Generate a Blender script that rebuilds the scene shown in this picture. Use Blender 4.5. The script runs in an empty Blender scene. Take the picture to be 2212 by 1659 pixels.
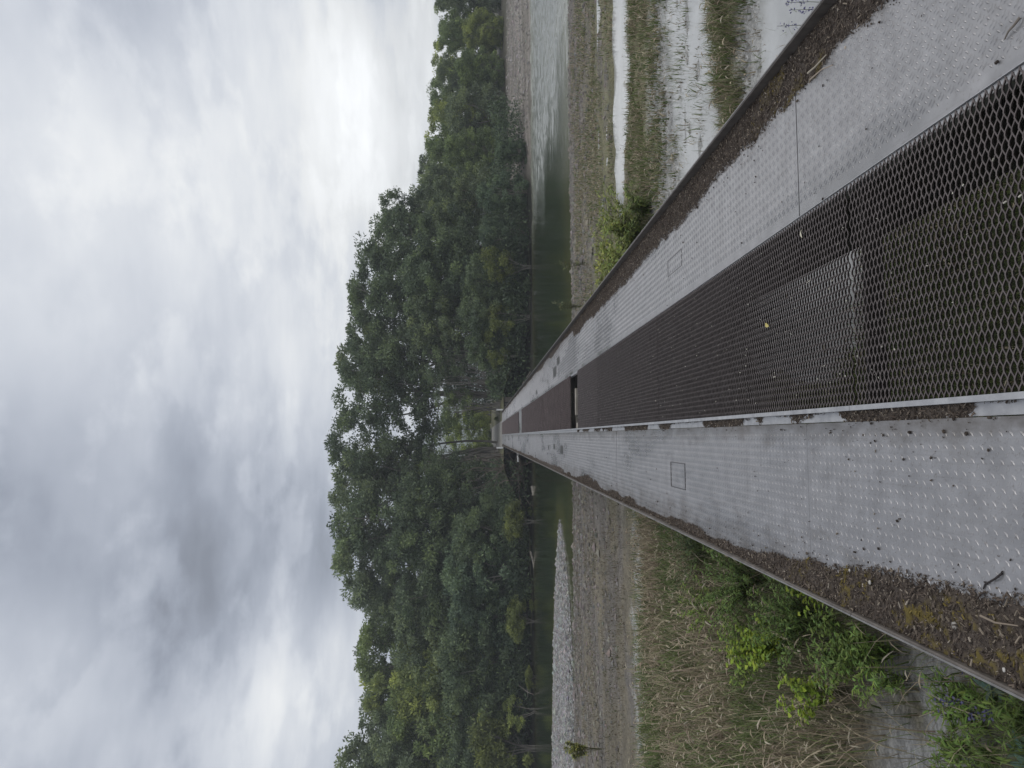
import bpy, math, random
import numpy as np
from mathutils import Vector, Matrix
R = math.radians
rng = np.random.default_rng(7)
random.seed(7)
scene = bpy.context.scene
COL = scene.collection

# ------------------------------------------------------------------ camera model
H = 1.6                                    # eye height over the deck (deck top z = 0)
FPX = 1534.0                               # focal length in pixels of a 2212-wide print of the photo
YAW = math.atan(112.5 / FPX); PITCH = math.atan(64.0 / FPX)
FW = np.array([math.sin(YAW) * math.cos(PITCH), math.cos(YAW) * math.cos(PITCH), -math.sin(PITCH)])
RT = np.array([math.cos(YAW), -math.sin(YAW), 0.0])
UP = np.cross(RT, FW)
EYE = np.array([0, 0, H])

def ray(px, py):
    d = FW * FPX + RT * (829.5 - py) - UP * (px - 1106.0)
    return d / np.linalg.norm(d)
def P(px, py, z):                          # point of the ground height z seen there
    d = ray(px, py); t = (z - H) / d[2]
    return EYE + d * t
def PY(px, py, dist):                      # point at distance dist along the bridge axis
    d = ray(px, py); return EYE + d * (dist / d[1])

# ------------------------------------------------------------------ helpers
def build(name, V, Q, mat=None, parent=None, smooth=False, col=None, tint=None):
    V = np.asarray(V, dtype=np.float32).reshape(-1, 3)
    Q = np.asarray(Q, dtype=np.int32)
    me = bpy.data.meshes.new(name)
    n, k = Q.shape
    me.vertices.add(len(V)); me.vertices.foreach_set('co', V.ravel())
    me.loops.add(n * k); me.loops.foreach_set('vertex_index', Q.ravel())
    me.polygons.add(n)
    me.polygons.foreach_set('loop_start', np.arange(0, n * k, k, dtype=np.int32))
    me.polygons.foreach_set('loop_total', np.full(n, k, dtype=np.int32))
    me.polygons.foreach_set('use_smooth', np.full(n, bool(smooth)))
    if col is not None:
        a = me.attributes.new('col', 'FLOAT_COLOR', 'POINT')
        c = np.ones((len(V), 4), np.float32); c[:, :3] = col
        a.data.foreach_set('color', c.ravel())
    if tint is not None:
        a = me.attributes.new('tint', 'FLOAT', 'POINT')
        a.data.foreach_set('value', np.asarray(tint, np.float32).ravel())
    me.update(calc_edges=True); me.validate()
    if mat: me.materials.append(mat)
    o = bpy.data.objects.new(name, me); COL.objects.link(o)
    if parent: o.parent = parent
    return o
def inst(name, src, parent=None, loc=(0, 0, 0), rz=0, sc=(1, 1, 1)):
    o = src.copy(); o.name = name; COL.objects.link(o); o.parent = parent
    o.location = loc; o.rotation_euler = (0, 0, rz); o.scale = sc
    return o
def empty(name, loc=(0, 0, 0)):
    o = bpy.data.objects.new(name, None); COL.objects.link(o); o.location = loc
    o.empty_display_size = .2
    return o
def tag(o, label, cat, group=None, kind=None):
    if label: o['label'] = label
    if cat: o['category'] = cat
    if group: o['group'] = group
    if kind: o['kind'] = kind
    return o
def struct(o): o['kind'] = 'structure'; return o

BOXF = np.array([[0, 3, 2, 1], [4, 5, 6, 7], [0, 1, 5, 4], [1, 2, 6, 5], [2, 3, 7, 6], [3, 0, 4, 7]])
class MB:                                  # collects quads
    def __init__(s): s.V = []; s.F = []; s.n = 0
    def add(s, V, F):
        V = np.asarray(V, float).reshape(-1, 3); F = np.asarray(F)
        s.V.append(V); s.F.append(F + s.n); s.n += len(V)
    def box(s, x0, x1, y0, y1, z0, z1):
        s.add([[x0, y0, z0], [x1, y0, z0], [x1, y1, z0], [x0, y1, z0], [x0, y0, z1], [x1, y0, z1], [x1, y1, z1], [x0, y1, z1]], BOXF)
    def tube(s, pts, rad, k=6):
        pts = np.asarray(pts, float); m = len(pts)
        rad = np.broadcast_to(np.asarray(rad, float), (m,))
        tan = np.gradient(pts, axis=0); tan /= np.linalg.norm(tan, axis=1)[:, None] + 1e-9
        ref = np.array([0.31, 0.17, 0.93]) if abs(tan[0, 2]) < .8 else np.array([.9, .3, .1])
        a = np.cross(tan, ref); a /= np.linalg.norm(a, axis=1)[:, None] + 1e-9
        b = np.cross(tan, a)
        th = np.arange(k) * 2 * np.pi / k
        V = pts[:, None] + rad[:, None, None] * (a[:, None] * np.cos(th)[None, :, None] + b[:, None] * np.sin(th)[None, :, None])
        i = np.arange(m - 1)[:, None] * k; j = np.arange(k)[None]; j2 = (j + 1) % k
        F = np.stack([i + j, i + j2, i + k + j2, i + k + j], -1).reshape(-1, 4)
        s.add(V.reshape(-1, 3), F)
    def get(s): return np.concatenate(s.V), np.concatenate(s.F)
    def build(s, name, mat=None, parent=None, **k):
        V, F = s.get(); return build(name, V, F, mat, parent, **k)

_T = np.random.default_rng(3).random((256, 256))
def vnoise(x, y):
    xi = np.floor(x).astype(int); yi = np.floor(y).astype(int); fx = x - xi; fy = y - yi
    fx = fx * fx * (3 - 2 * fx); fy = fy * fy * (3 - 2 * fy)
    g = lambda a, b: _T[a % 256, b % 256]
    return (g(xi, yi) * (1 - fx) + g(xi + 1, yi) * fx) * (1 - fy) + (g(xi, yi + 1) * (1 - fx) + g(xi + 1, yi + 1) * fx) * fy
def fbm(x, y, o=4):
    x = np.asarray(x, float); y = np.asarray(y, float); s = 0; a = .5
    for i in range(o): s = s + a * vnoise(x * 2 ** i + 17 * i, y * 2 ** i + 31 * i); a *= .5
    return s / (1 - .5 ** o)
def sstep(a, b, x): t = np.clip((x - a) / (b - a), 0, 1); return t * t * (3 - 2 * t)
def sdist(poly, x, y):                     # >0 inside
    x = np.asarray(x, float); y = np.asarray(y, float)
    poly = np.asarray(poly, float); d = np.full(x.shape, 1e9); ins = np.zeros(x.shape, bool)
    for (ax, ay), (bx, by) in zip(poly, np.roll(poly, -1, 0)):
        ex, ey = bx - ax, by - ay
        t = np.clip(((x - ax) * ex + (y - ay) * ey) / (ex * ex + ey * ey + 1e-12), 0, 1)
        d = np.minimum(d, np.hypot(x - ax - t * ex, y - ay - t * ey))
        c = ((ay > y) != (by > y)) & (x < (bx - ax) * (y - ay) / (by - ay + 1e-12) + ax)
        ins ^= c
    return np.where(ins, d, -d)

# ------------------------------------------------------------------ materials
class NT:
    def __init__(s, name):
        s.m = bpy.data.materials.new(name); s.m.use_nodes = True
        s.t = s.m.node_tree; s.t.nodes.clear()
        s.out = s.n('ShaderNodeOutputMaterial')
    def n(s, ty, **k):
        o = s.t.nodes.new(ty)
        for a, v in k.items(): setattr(o, a, v)
        return o
    def l(s, a, b): s.t.links.new(a, b)
    def math(s, op, a, b=None, clamp=False):
        o = s.n('ShaderNodeMath', operation=op, use_clamp=clamp)
        for i, v in enumerate((a, b)):
            if v is None: continue
            if isinstance(v, (int, float)): o.inputs[i].default_value = v
            else: s.l(v, o.inputs[i])
        return o.outputs[0]
    def mix(s, f, a, b, mode='MIX'):
        o = s.n('ShaderNodeMix', data_type='RGBA', blend_type=mode)
        for i, v in ((0, f), (6, a), (7, b)):
            if isinstance(v, (int, float)): o.inputs[i].default_value = v
            elif isinstance(v, tuple): o.inputs[i].default_value = (*v, 1) if len(v) == 3 else v
            else: s.l(v, o.inputs[i])
        return o.outputs[2]
    def noise(s, scale, detail=4, rough=.55, vec=None, dist=0):
        o = s.n('ShaderNodeTexNoise'); o.inputs['Scale'].default_value = scale
        o.inputs['Detail'].default_value = detail; o.inputs['Roughness'].default_value = rough
        o.inputs['Distortion'].default_value = dist
        if vec is not None: s.l(vec, o.inputs['Vector'])
        return o.outputs[0]
    def ramp(s, f, stops):
        o = s.n('ShaderNodeValToRGB'); e = o.color_ramp.elements
        while len(e) < len(stops): e.new(.5)
        for q, (p, c) in zip(e, stops):
            q.position = p; q.color = (*c, 1) if isinstance(c, tuple) else (c, c, c, 1)
        s.l(f, o.inputs[0]); return o.outputs[0]
    def obj(s): return s.n('ShaderNodeTexCoord').outputs['Object']
    def mapping(s, vec, scale):
        o = s.n('ShaderNodeMapping'); s.l(vec, o.inputs[0]); o.inputs['Scale'].default_value = scale
        return o.outputs[0]
    def bsdf(s, color, rough=.6, metal=0., spec=.5, normal=None, link=True):
        b = s.n('ShaderNodeBsdfPrincipled')
        for nm, v in (('Base Color', color), ('Roughness', rough), ('Metallic', metal), ('Specular IOR Level', spec)):
            if isinstance(v, tuple): b.inputs[nm].default_value = (*v, 1)
            elif isinstance(v, (int, float)): b.inputs[nm].default_value = v
            else: s.l(v, b.inputs[nm])
        if normal is not None: s.l(normal, b.inputs['Normal'])
        if link: s.l(b.outputs[0], s.out.inputs[0])
        return b
    def bump(s, h, strength=.3, dist=.02):
        o = s.n('ShaderNodeBump'); o.inputs['Strength'].default_value = strength; o.inputs['Distance'].default_value = dist
        s.l(h, o.inputs['Height']); return o.outputs[0]

def geo_pos(m): return m.n('ShaderNodeNewGeometry').outputs['Position']

def mat_plate():
    m = NT('galvanised_plate'); p = geo_pos(m)
    n1 = m.noise(1.1, 6, .62, p); n2 = m.noise(9, 5, .6, p); n3 = m.noise(60, 3, .6, p)
    st = m.noise(.7, 5, .6, m.mapping(p, (2.4, .5, 1)))
    c = m.ramp(n2, [(.3, (.27, .265, .267)), (.7, (.385, .378, .38))])
    c = m.mix(m.ramp(st, [(.35, 0.), (.75, .55)]), c, (.34, .33, .33))
    c = m.mix(m.ramp(n3, [(.58, 0.), (.72, .6)]), c, (.18, .165, .15))
    sx = m.n('ShaderNodeSeparateXYZ'); m.l(p, sx.inputs[0]); X = sx.outputs[0]
    def near(x0, wd): return m.math('SUBTRACT', 1., m.math('DIVIDE', m.math('ABSOLUTE', m.math('SUBTRACT', X, x0)), wd), True)
    dirt = m.math('MAXIMUM', m.math('MAXIMUM', near(-.75, .42), near(1.95, .45)), near(.08, .22))
    dn = m.math('ADD', m.math('MULTIPLY', dirt, .75), m.math('MULTIPLY', m.math('SUBTRACT', m.noise(5, 7, .68, m.mapping(p, (1.6, .8, 1))), .5), 1.5))
    c = m.mix(m.ramp(dn, [(.28, 0.), (.80, .85)]), c, (.13, .115, .10))
    scr = m.noise(3, 3, .5, m.mapping(p, (30, .9, 1)))
    c = m.mix(m.ramp(scr, [(.55, 0.), (.75, .35)]), c, (.22, .21, .205))
    rust = m.noise(7, 6, .7, m.mapping(p, (1, .6, 1)))
    c = m.mix(m.ramp(rust, [(.66, 0.), (.74, .5)]), c, (.16, .105, .07))
    wet = m.noise(.55, 6, .6, m.mapping(p, (1.8, .45, 1)))
    c = m.mix(m.ramp(wet, [(.50, 0.), (.60, .55)]), c, (.16, .16, .165))
    n1 = m.math('SUBTRACT', n1, m.ramp(wet, [(.50, 0.), (.60, .45)]))
    r = m.ramp(n1, [(.0, .18), (.3, .30), (.5, .37), (.72, .47)])
    m.bsdf(c, r, .66, .5, m.bump(n3, .12, .004))
    return m.m
def mat_steel(name, c0, c1, rough, metal, scale=14):
    m = NT(name); p = geo_pos(m)
    n = m.noise(scale, 6, .6, p)
    m.bsdf(m.ramp(n, [(.3, c0), (.7, c1)]), rough, metal, .4, m.bump(n, .25, .004)); return m.m
def mat_attr(name, rough=.8, spec=.25, trans=0., var=None, bump=None):
    m = NT(name)
    a = m.n('ShaderNodeAttribute', attribute_name='col').outputs['Color']
    if var: a = m.mix(1., a, m.ramp(m.noise(var, 4, .6, geo_pos(m)), [(.25, .65), (.75, 1.3)]), 'MULTIPLY')
    nb = m.bump(m.noise(bump[0], 4, .6, geo_pos(m)), bump[1], bump[2]) if bump else None
    b = m.bsdf(a, rough, 0., spec, nb, link=trans == 0)
    if trans:
        t = m.n('ShaderNodeBsdfTranslucent'); m.l(a, t.inputs[0])
        x = m.n('ShaderNodeMixShader'); x.inputs[0].default_value = trans
        m.l(b.outputs[0], x.inputs[1]); m.l(t.outputs[0], x.inputs[2]); m.l(x.outputs[0], m.out.inputs[0])
    return m.m
def mat_leaf():
    m = NT('foliage')
    oc = m.n('ShaderNodeObjectInfo').outputs['Color']
    t = m.n('ShaderNodeAttribute', attribute_name='tint').outputs['Fac']
    c = m.mix(1., oc, m.ramp(t, [(.1, (.5, .54, .56)), (.5, (1., 1., 1.)), (.95, (1.75, 1.65, 1.2))]), 'MULTIPLY')
    b = m.bsdf(c, .55, 0., .3, link=False)
    tr = m.n('ShaderNodeBsdfTranslucent'); m.l(c, tr.inputs[0])
    x = m.n('ShaderNodeMixShader'); x.inputs[0].default_value = .28
    m.l(b.outputs[0], x.inputs[1]); m.l(tr.outputs[0], x.inputs[2]); m.l(x.outputs[0], m.out.inputs[0])
    return m.m
def mat_bark(name, c0, c1):
    m = NT(name); p = m.mapping(m.obj(), (1, 1, .25))
    n = m.noise(6, 5, .65, p)
    m.bsdf(m.ramp(n, [(.3, c0), (.7, c1)]), .85, 0., .2, m.bump(n, .5, .03)); return m.m
def mat_ground():
    m = NT('river_flat_ground'); p = geo_pos(m)
    a = m.n('ShaderNodeAttribute', attribute_name='col').outputs['Color']
    v = m.n('ShaderNodeTexVoronoi'); v.inputs['Scale'].default_value = 17; m.l(p, v.inputs['Vector'])
    n = m.noise(26, 5, .7, p); n2 = m.noise(2.2, 6, .65, p)
    c = m.mix(.45, a, m.ramp(v.outputs['Color'], [(.1, .45), (.9, 1.5)]), 'MULTIPLY')
    c = m.mix(1., c, m.ramp(n, [(.3, .55), (.7, 1.35)]), 'MULTIPLY')
    c = m.mix(1., c, m.ramp(n2, [(.3, .7), (.7, 1.25)]), 'MULTIPLY')
    h = m.math('ADD', m.math('MULTIPLY', v.outputs['Distance'], -.6), n)
    m.bsdf(c, .75, 0., .3, m.bump(h, .7, .035)); return m.m
def mat_river():
    m = NT('river_water'); p = geo_pos(m)
    a = m.n('ShaderNodeAttribute', attribute_name='col').outputs['Color']
    w1 = m.noise(2.6, 5, .6, m.mapping(p, (.5, 1., 1)), .4)
    w2 = m.noise(7, 4, .6, m.mapping(p, (.5, 1., 1)), .2)
    h = m.math('ADD', w1, m.math('MULTIPLY', w2, .35))
    sx = m.n('ShaderNodeSeparateXYZ'); m.l(p, sx.inputs[0])
    x_ = m.math('ADD', sx.outputs[0], m.math('MULTIPLY', m.math('SUBTRACT', m.noise(.12, 3, .5, p), .5), 14.))
    mr = m.n('ShaderNodeMapRange'); m.l(x_, mr.inputs[0]); mr.inputs[1].default_value = 6; mr.inputs[2].default_value = 26; mr.inputs[3].default_value = .07; mr.inputs[4].default_value = .5
    bp = m.n('ShaderNodeBump'); bp.inputs['Distance'].default_value = .10; m.l(h, bp.inputs['Height']); m.l(mr.outputs[0], bp.inputs['Strength'])
    m2 = m.n('ShaderNodeMapRange'); m.l(x_, m2.inputs[0]); m2.inputs[1].default_value = 6; m2.inputs[2].default_value = 24; m2.inputs[3].default_value = .05; m2.inputs[4].default_value = .16
    b = m.bsdf(a, m2.outputs[0], 0., .5, bp.outputs[0]); b.inputs['IOR'].default_value = 1.33
    return m.m
def mat_pool():
    m = NT('milky_puddle_water'); p = geo_pos(m)
    n = m.noise(.9, 5, .6, p)
    c = m.ramp(n, [(.3, (.29, .295, .29)), (.7, (.42, .425, .42))])
    h = m.noise(14, 3, .5, p)
    b = m.bsdf(c, .08, 0., .5, m.bump(h, .06, .02)); b.inputs['IOR'].default_value = 1.33
    return m.m

M_PLATE = mat_plate()
M_GALV = mat_steel('galvanised_trim', (.33, .33, .34), (.5, .5, .5), .42, .65)
M_GRATE = mat_steel('weathered_grating', (.068, .055, .053), (.135, .116, .111), .55, .35, 30)
M_RUST = mat_steel('rusty_grating', (.072, .053, .051), (.140, .108, .103), .62, .25, 4)
M_KERB = mat_steel('brown_kerb_steel', (.09, .078, .068), (.17, .15, .13), .65, .2)
M_KERBD = mat_steel('dark_kerb_steel', (.05, .042, .037), (.095, .082, .072), .65, .2)
M_CAP = mat_steel('worn_cap_steel', (.15, .145, .14), (.27, .26, .255), .55, .4)
M_GIRD = mat_steel('dark_girder_steel', (.02, .02, .022), (.05, .045, .04), .7, .2, 5)
M_DARK = mat_steel('wet_slot', (.03, .03, .03), (.06, .055, .05), .3, 0.)
M_WOOD = mat_bark('grey_wood', (.16, .14, .115), (.36, .33, .29))
M_BARK = mat_bark('willow_bark', (.12, .11, .095), (.32, .295, .26))
M_ROOT = mat_bark('root_bark', (.07, .055, .045), (.20, .165, .14))
M_WHITE = mat_steel('white_paint', (.6, .6, .58), (.78, .78, .76), .5, 0.)
M_CHIP = mat_attr('litter_chips', .85, .2)
M_SOIL = mat_attr('litter_soil', .9, .15, 0, 60, (90, .9, .01))
M_BLADE = mat_attr('grass_blades', .6, .25, .22)
M_STONE = mat_attr('river_stones', .75, .3, 0, 30)
M_LEAF = mat_leaf()
M_GROUND = mat_ground(); M_RIVER = mat_river(); M_POOL = mat_pool()

# ------------------------------------------------------------------ bridge
XL0, XL1 = -0.743, 0.056                   # left trackway
XG0, XG1 = 0.122, 1.085                    # grating
XR0, XR1 = 1.10, 1.93                      # right trackway
YB0, YB1 = -3.0, 58.0
bridge = tag(empty('bridge', (0, 0, 0)), 'long narrow steel bridge with ribbed grey trackways and a rusty mesh strip between them', 'bridge')

def plate_mesh(w, L, cell, ng, margin0, margin1, seed):
    """ribbed plate: flat sheet with pressed ribs set basket fashion at 45 degrees"""
    mb = MB(); g = .0025
    mb.box(0, w, g, L - g, -.006, 0)
    s = cell; c45 = math.sqrt(.5)
    n = int((w + L) / s) + 3
    I, J = np.meshgrid(np.arange(-n, n), np.arange(-n, n), indexing='ij')
    I = I.ravel(); J = J.ravel(); ori = (I + J) % 2
    out = []
    for q in range(ng):
        off = (q - (ng - 1) / 2) * s / ng
        a = I * s + np.where(ori == 0, 0, off); b = J * s + np.where(ori == 0, off, 0)
        x = (a - b) * c45; y = (a + b) * c45
        k = (x > margin0) & (x < w - margin1) & (y > .018) & (y < L - .018)
        th = np.where(ori[k] == 0, R(45), R(135))
        out.append(np.stack([x[k], y[k], th], 1))
    T = np.concatenate(out); m = len(T)
    hl, hw, hh = s * (.44 if ng == 1 else .40), (.0060 if ng == 1 else .0048), (.0024 if ng == 2 else .0019)
    loc = np.array([[-hl, 0, 0], [0, -hw, 0], [hl, 0, 0], [0, hw, 0], [-hl * .45, 0, hh], [hl * .45, 0, hh]])
    ct, sn = np.cos(T[:, 2]), np.sin(T[:, 2])
    X = T[:, 0, None] + ct[:, None] * loc[:, 0] - sn[:, None] * loc[:, 1]
    Y = T[:, 1, None] + sn[:, None] * loc[:, 0] + ct[:, None] * loc[:, 1]
    Z = np.broadcast_to(loc[:, 2], X.shape) + .0002
    V = np.stack([X, Y, Z], -1).reshape(-1, 3)
    f = np.array([[0, 1, 5, 4], [1, 2, 5, 5], [2, 3, 5, 5], [3, 0, 4, 5]])
    f = np.array([[0, 1, 4, 4], [1, 5, 4, 4], [1, 2, 5, 5], [2, 3, 5, 5], [3, 4, 5, 5], [3, 0, 4, 4]])
    F3 = (f[None, :, :3] if False else None)
    tri = np.array([[0, 1, 4], [1, 5, 4], [1, 2, 5], [2, 3, 5], [3, 4, 5], [3, 0, 4]])
    bv, bf = mb.get()
    F = (tri[None] + 6 * np.arange(m)[:, None, None]).reshape(-1, 3) + len(bv)
    bt = np.concatenate([bf[:, [0, 1, 2]], bf[:, [0, 2, 3]]])
    return np.concatenate([bv, V]), np.concatenate([bt, F])

LP = 2.5
srcs = {}
def plate(side, y0, L):
    key = (side, round(L, 2))
    if key not in srcs:
        if side == 'L': V, F = plate_mesh(XL1 - XL0, L, .031, 1, .02, .035, 1)
        else: V, F = plate_mesh(XR1 - XR0, L, .037, 2, .05, .02, 2)
        o = build('tread_plate', V, F, M_PLATE, bridge); srcs[key] = o
    else:
        o = inst('tread_plate', srcs[key], bridge)
    o.location = (XL0 if side == 'L' else XR0, y0, rng.uniform(-.0015, .0015))
    return o
seams = [-1.55, .95, 3.45, 5.95, 8.45, 10.35, 12.3]
y = 12.3
while y < YB1 - .5: y += LP; seams.append(min(y, YB1))
for a, b in zip(seams[:-1], seams[1:]):
    plate('L', a, b - a); plate('R', a, b - a)

# hatch covers let into the plates
for side, (x0, x1), ys in (('L', (-.43, -.22), (5.58, 16.6, 24.0)), ('R', (1.36, 1.50), (5.55, 15.2, 23.4))):
    for k, yy in enumerate(ys):
        mb = MB(); L_ = .42
        for (a, b, c, d) in ((x0, x1, yy, yy + .008), (x0, x1, yy + L_, yy + L_ + .008), (x0, x0 + .006, yy + .008, yy + L_), (x1 - .006, x1, yy + .008, yy + L_)):
            mb.box(a, b, c, d, -.003, .0032)
        mb.build('hatch_joint', M_DARK, bridge)
# drain slots in the far plates
for (x, yy, wx, wy) in [(1.28, 17.2, .10, .16), (1.36, 17.9, .10, .14), (1.42, 18.6, .12, .16), (1.48, 19.3, .10, .14), (1.50, 14.6, .16, .5), (1.30, 15.3, .22, .6), (1.22, 20.6, .14, .5),
                        (-.36, 14.1, .16, .45), (-.30, 15.6, .12, .4), (-.33, 17.0, .10, .25)]:
    mb = MB(); mb.box(x, x + wx, yy, yy + wy, -.004, .0035); mb.build('drain_slot', M_DARK, bridge)

# kerb rails, trims, grating frames
def long_box(name, x0, x1, z0, z1, mat, y0=YB0, y1=YB1, seg=6.0):
    mb = MB(); y = y0
    while y < y1 - .01:
        e = min(y + seg, y1); mb.box(x0, x1, y, e - .004, z0, z1); y = e
    return mb.build(name, mat, bridge)
long_box('kerb_rail', XL0 - .012, XL0 - .003, -.16, .045, M_KERB)
long_box('kerb_rail', XR1 + .003, XR1 + .012, -.16, .078, M_KERBD)
long_box('kerb_cap', XL0 - .020, XL0 - .0125, .030, .048, M_CAP)
long_box('kerb_cap', XR1 + .0125, XR1 + .020, .062, .081, M_CAP)
long_box('gutter_strip', XL1 + .004, XG0 - .018, -.030, -.010, M_GALV)
long_box('grating_frame', XG0 - .017, XG0 + .004, -.06, .020, M_GALV)
long_box('grating_frame', XR0 - .030, XR0 - .004, -.06, -.004, M_GALV)
long_box('edge_bead', XR0 - .003, XR0 - .0005, -.01, .005, M_GALV)
long_box('support_girder', XL0 + .02, XL1 - .02, -.63, -.012, M_GIRD)
long_box('support_girder', XR0 + .01, XR1 - .02, -.63, -.012, M_GIRD)
yy = -.44; k = 1
while yy < YB1:
    mb = MB(); mb.box(XL1 - .019, XR0 + .009, yy, yy + .025, -.12, -.04); mb.build('cross_beam', M_GIRD, bridge); yy += 3.37

# expanded metal grating: wavy strands that touch at the nodes
def grating(L):
    SWD, LWD, hgt, th = .0285, .071, .0085, .0050
    w = XG1 - XG0 - .006
    nx = int(w / LWD * 6); x = np.linspace(0, w, nx + 1)
    ny = int(L / (SWD / 2))
    ph = (x / LWD) % 1.0
    tri = np.clip(2.9 * np.abs(ph - .5) - .72, -.5, .5)      # flattened zigzag
    cx, cy = np.meshgrid(x, np.arange(ny) * SWD / 2 + SWD / 2)
    sg = np.where(np.arange(ny) % 2 == 0, 1., -1.)[:, None]
    yc = cy + sg * tri[None] * SWD / 2 * .86
    dz = sg * tri[None] * .004
    V = np.stack([np.stack([cx, yc - th / 2 - .0015, dz + .0], -1), np.stack([cx, yc + th / 2 - .0015, dz + .0005], -1),
                  np.stack([cx, yc + th / 2 + .0035, dz - hgt], -1), np.stack([cx, yc - th / 2 + .0035, dz - hgt], -1)], 2)
    m = nx + 1
    base = (np.arange(ny)[:, None, None] * m + np.arange(nx)[None, :, None]) * 4
    j = np.arange(4)[None, None]; j2 = (j + 1) % 4
    F = np.stack([base + j, base + j2, base + 4 + j2, base + 4 + j], -1).reshape(-1, 4)
    return V.reshape(-1, 3), F
GP = 3.37
gv, gf = grating(GP - .02)
g0 = None; rusty = False
gy = [-.41, 2.96, 6.33]
pan = [(-.41, 1), (2.96, 1), (6.33, 1), (9.70, .615), (12.75, .86), (15.65, .86), (18.6, 1), (21.97, 1), (25.4, 1.02)] + [(31.2, 1), (34.6, 1), (38.0, 1), (41.4, 1), (44.8, 1), (48.2, 1), (51.6, 1), (55.0, .88)]
for (yy, s) in pan:
    if yy > 12 and not rusty:
        g0 = None; rusty = True
    if g0 is None: o = g0 = build('grating_panel', gv, gf, M_RUST if rusty else M_GRATE, bridge)
    else: o = inst('grating_panel', g0, bridge)
    if rusty: o['label'] = 'reddish brown rusty grating panel'
    o.location = (XG0 + .005, yy, .014 if yy < 12 else .010); o.scale = (1, s, 1)
mb = MB(); mb.box(XG0 + .006, XG1 - .006, 29.0, 31.1, -.03, -.004); mb.build('cover_sheet', M_PLATE, bridge)
# plank and block under the open gap
mb = MB(); mb.box(XG0 + .05, XG1 - .02, 12.25, 12.42, -.14, -.08); mb.box(XG0 + .25, XG0 + .72, 12.48, 12.60, -.12, -.05)
o = mb.build('loose_plank', M_WOOD); tag(o, 'pale wooden planks lying in the open gap of the bridge mesh', 'plank')
mb = MB(); mb.box(XG0 + .006, XG0 + .10, 11.95, 12.2, -.2, -.02)
o = mb.build('wood_block', M_WOOD); tag(o, 'small grey block wedged at the left end of the open gap in the mesh', 'block')

# ------------------------------------------------------------------ litter on the deck
BR = [.78 * np.array(c) for c in ((.055, .042, .034), (.10, .078, .062), (.15, .12, .095), (.24, .20, .155), (.38, .33, .27), (.075, .06, .05))]
PW = [.32, .30, .19, .10, .025, .065]
def edge_r(y):   # how far the right litter reaches in from the kerb
    w = .20 + .10 * (fbm(y * 1.3, y * 0 + 2) - .5) + .06 * (fbm(y * 9, y * 0 + 9) - .5)
    return np.where(y < 12.3, w, .05 + .16 * np.clip(fbm(y * .8, y * 0 + 5) - .38, 0, 1))
def edge_l(y):
    near = .05 + .21 * sstep(4.6, 1.9, y) + .05 * (fbm(y * 5, y * 0 + 1) - .5)
    mid = .03 + .16 * np.clip(fbm(y * 2.2, y * 0 + 4) - .45, 0, 1)
    blob = .09 * (fbm(y * 9, y * 0 + 6) - .5) * np.exp(-((y - 10.8) / 1.2) ** 2) + .11 * np.exp(-((y - 10.8) / .8) ** 2) + .05 * np.exp(-((y - 8.6) / .4) ** 2)
    return np.where(y < 4.6, near, mid + blob)
def edge_in(y):  # litter in the gutter beside the grating frame, measured from the frame
    return np.clip(.075 * sstep(.40, .56, fbm(y * 2.1, y * 0 + 8)) + .02 * (fbm(y * 11, y * 0) - .4), 0, .064) * np.where(y < 9, 1, .6)

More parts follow.
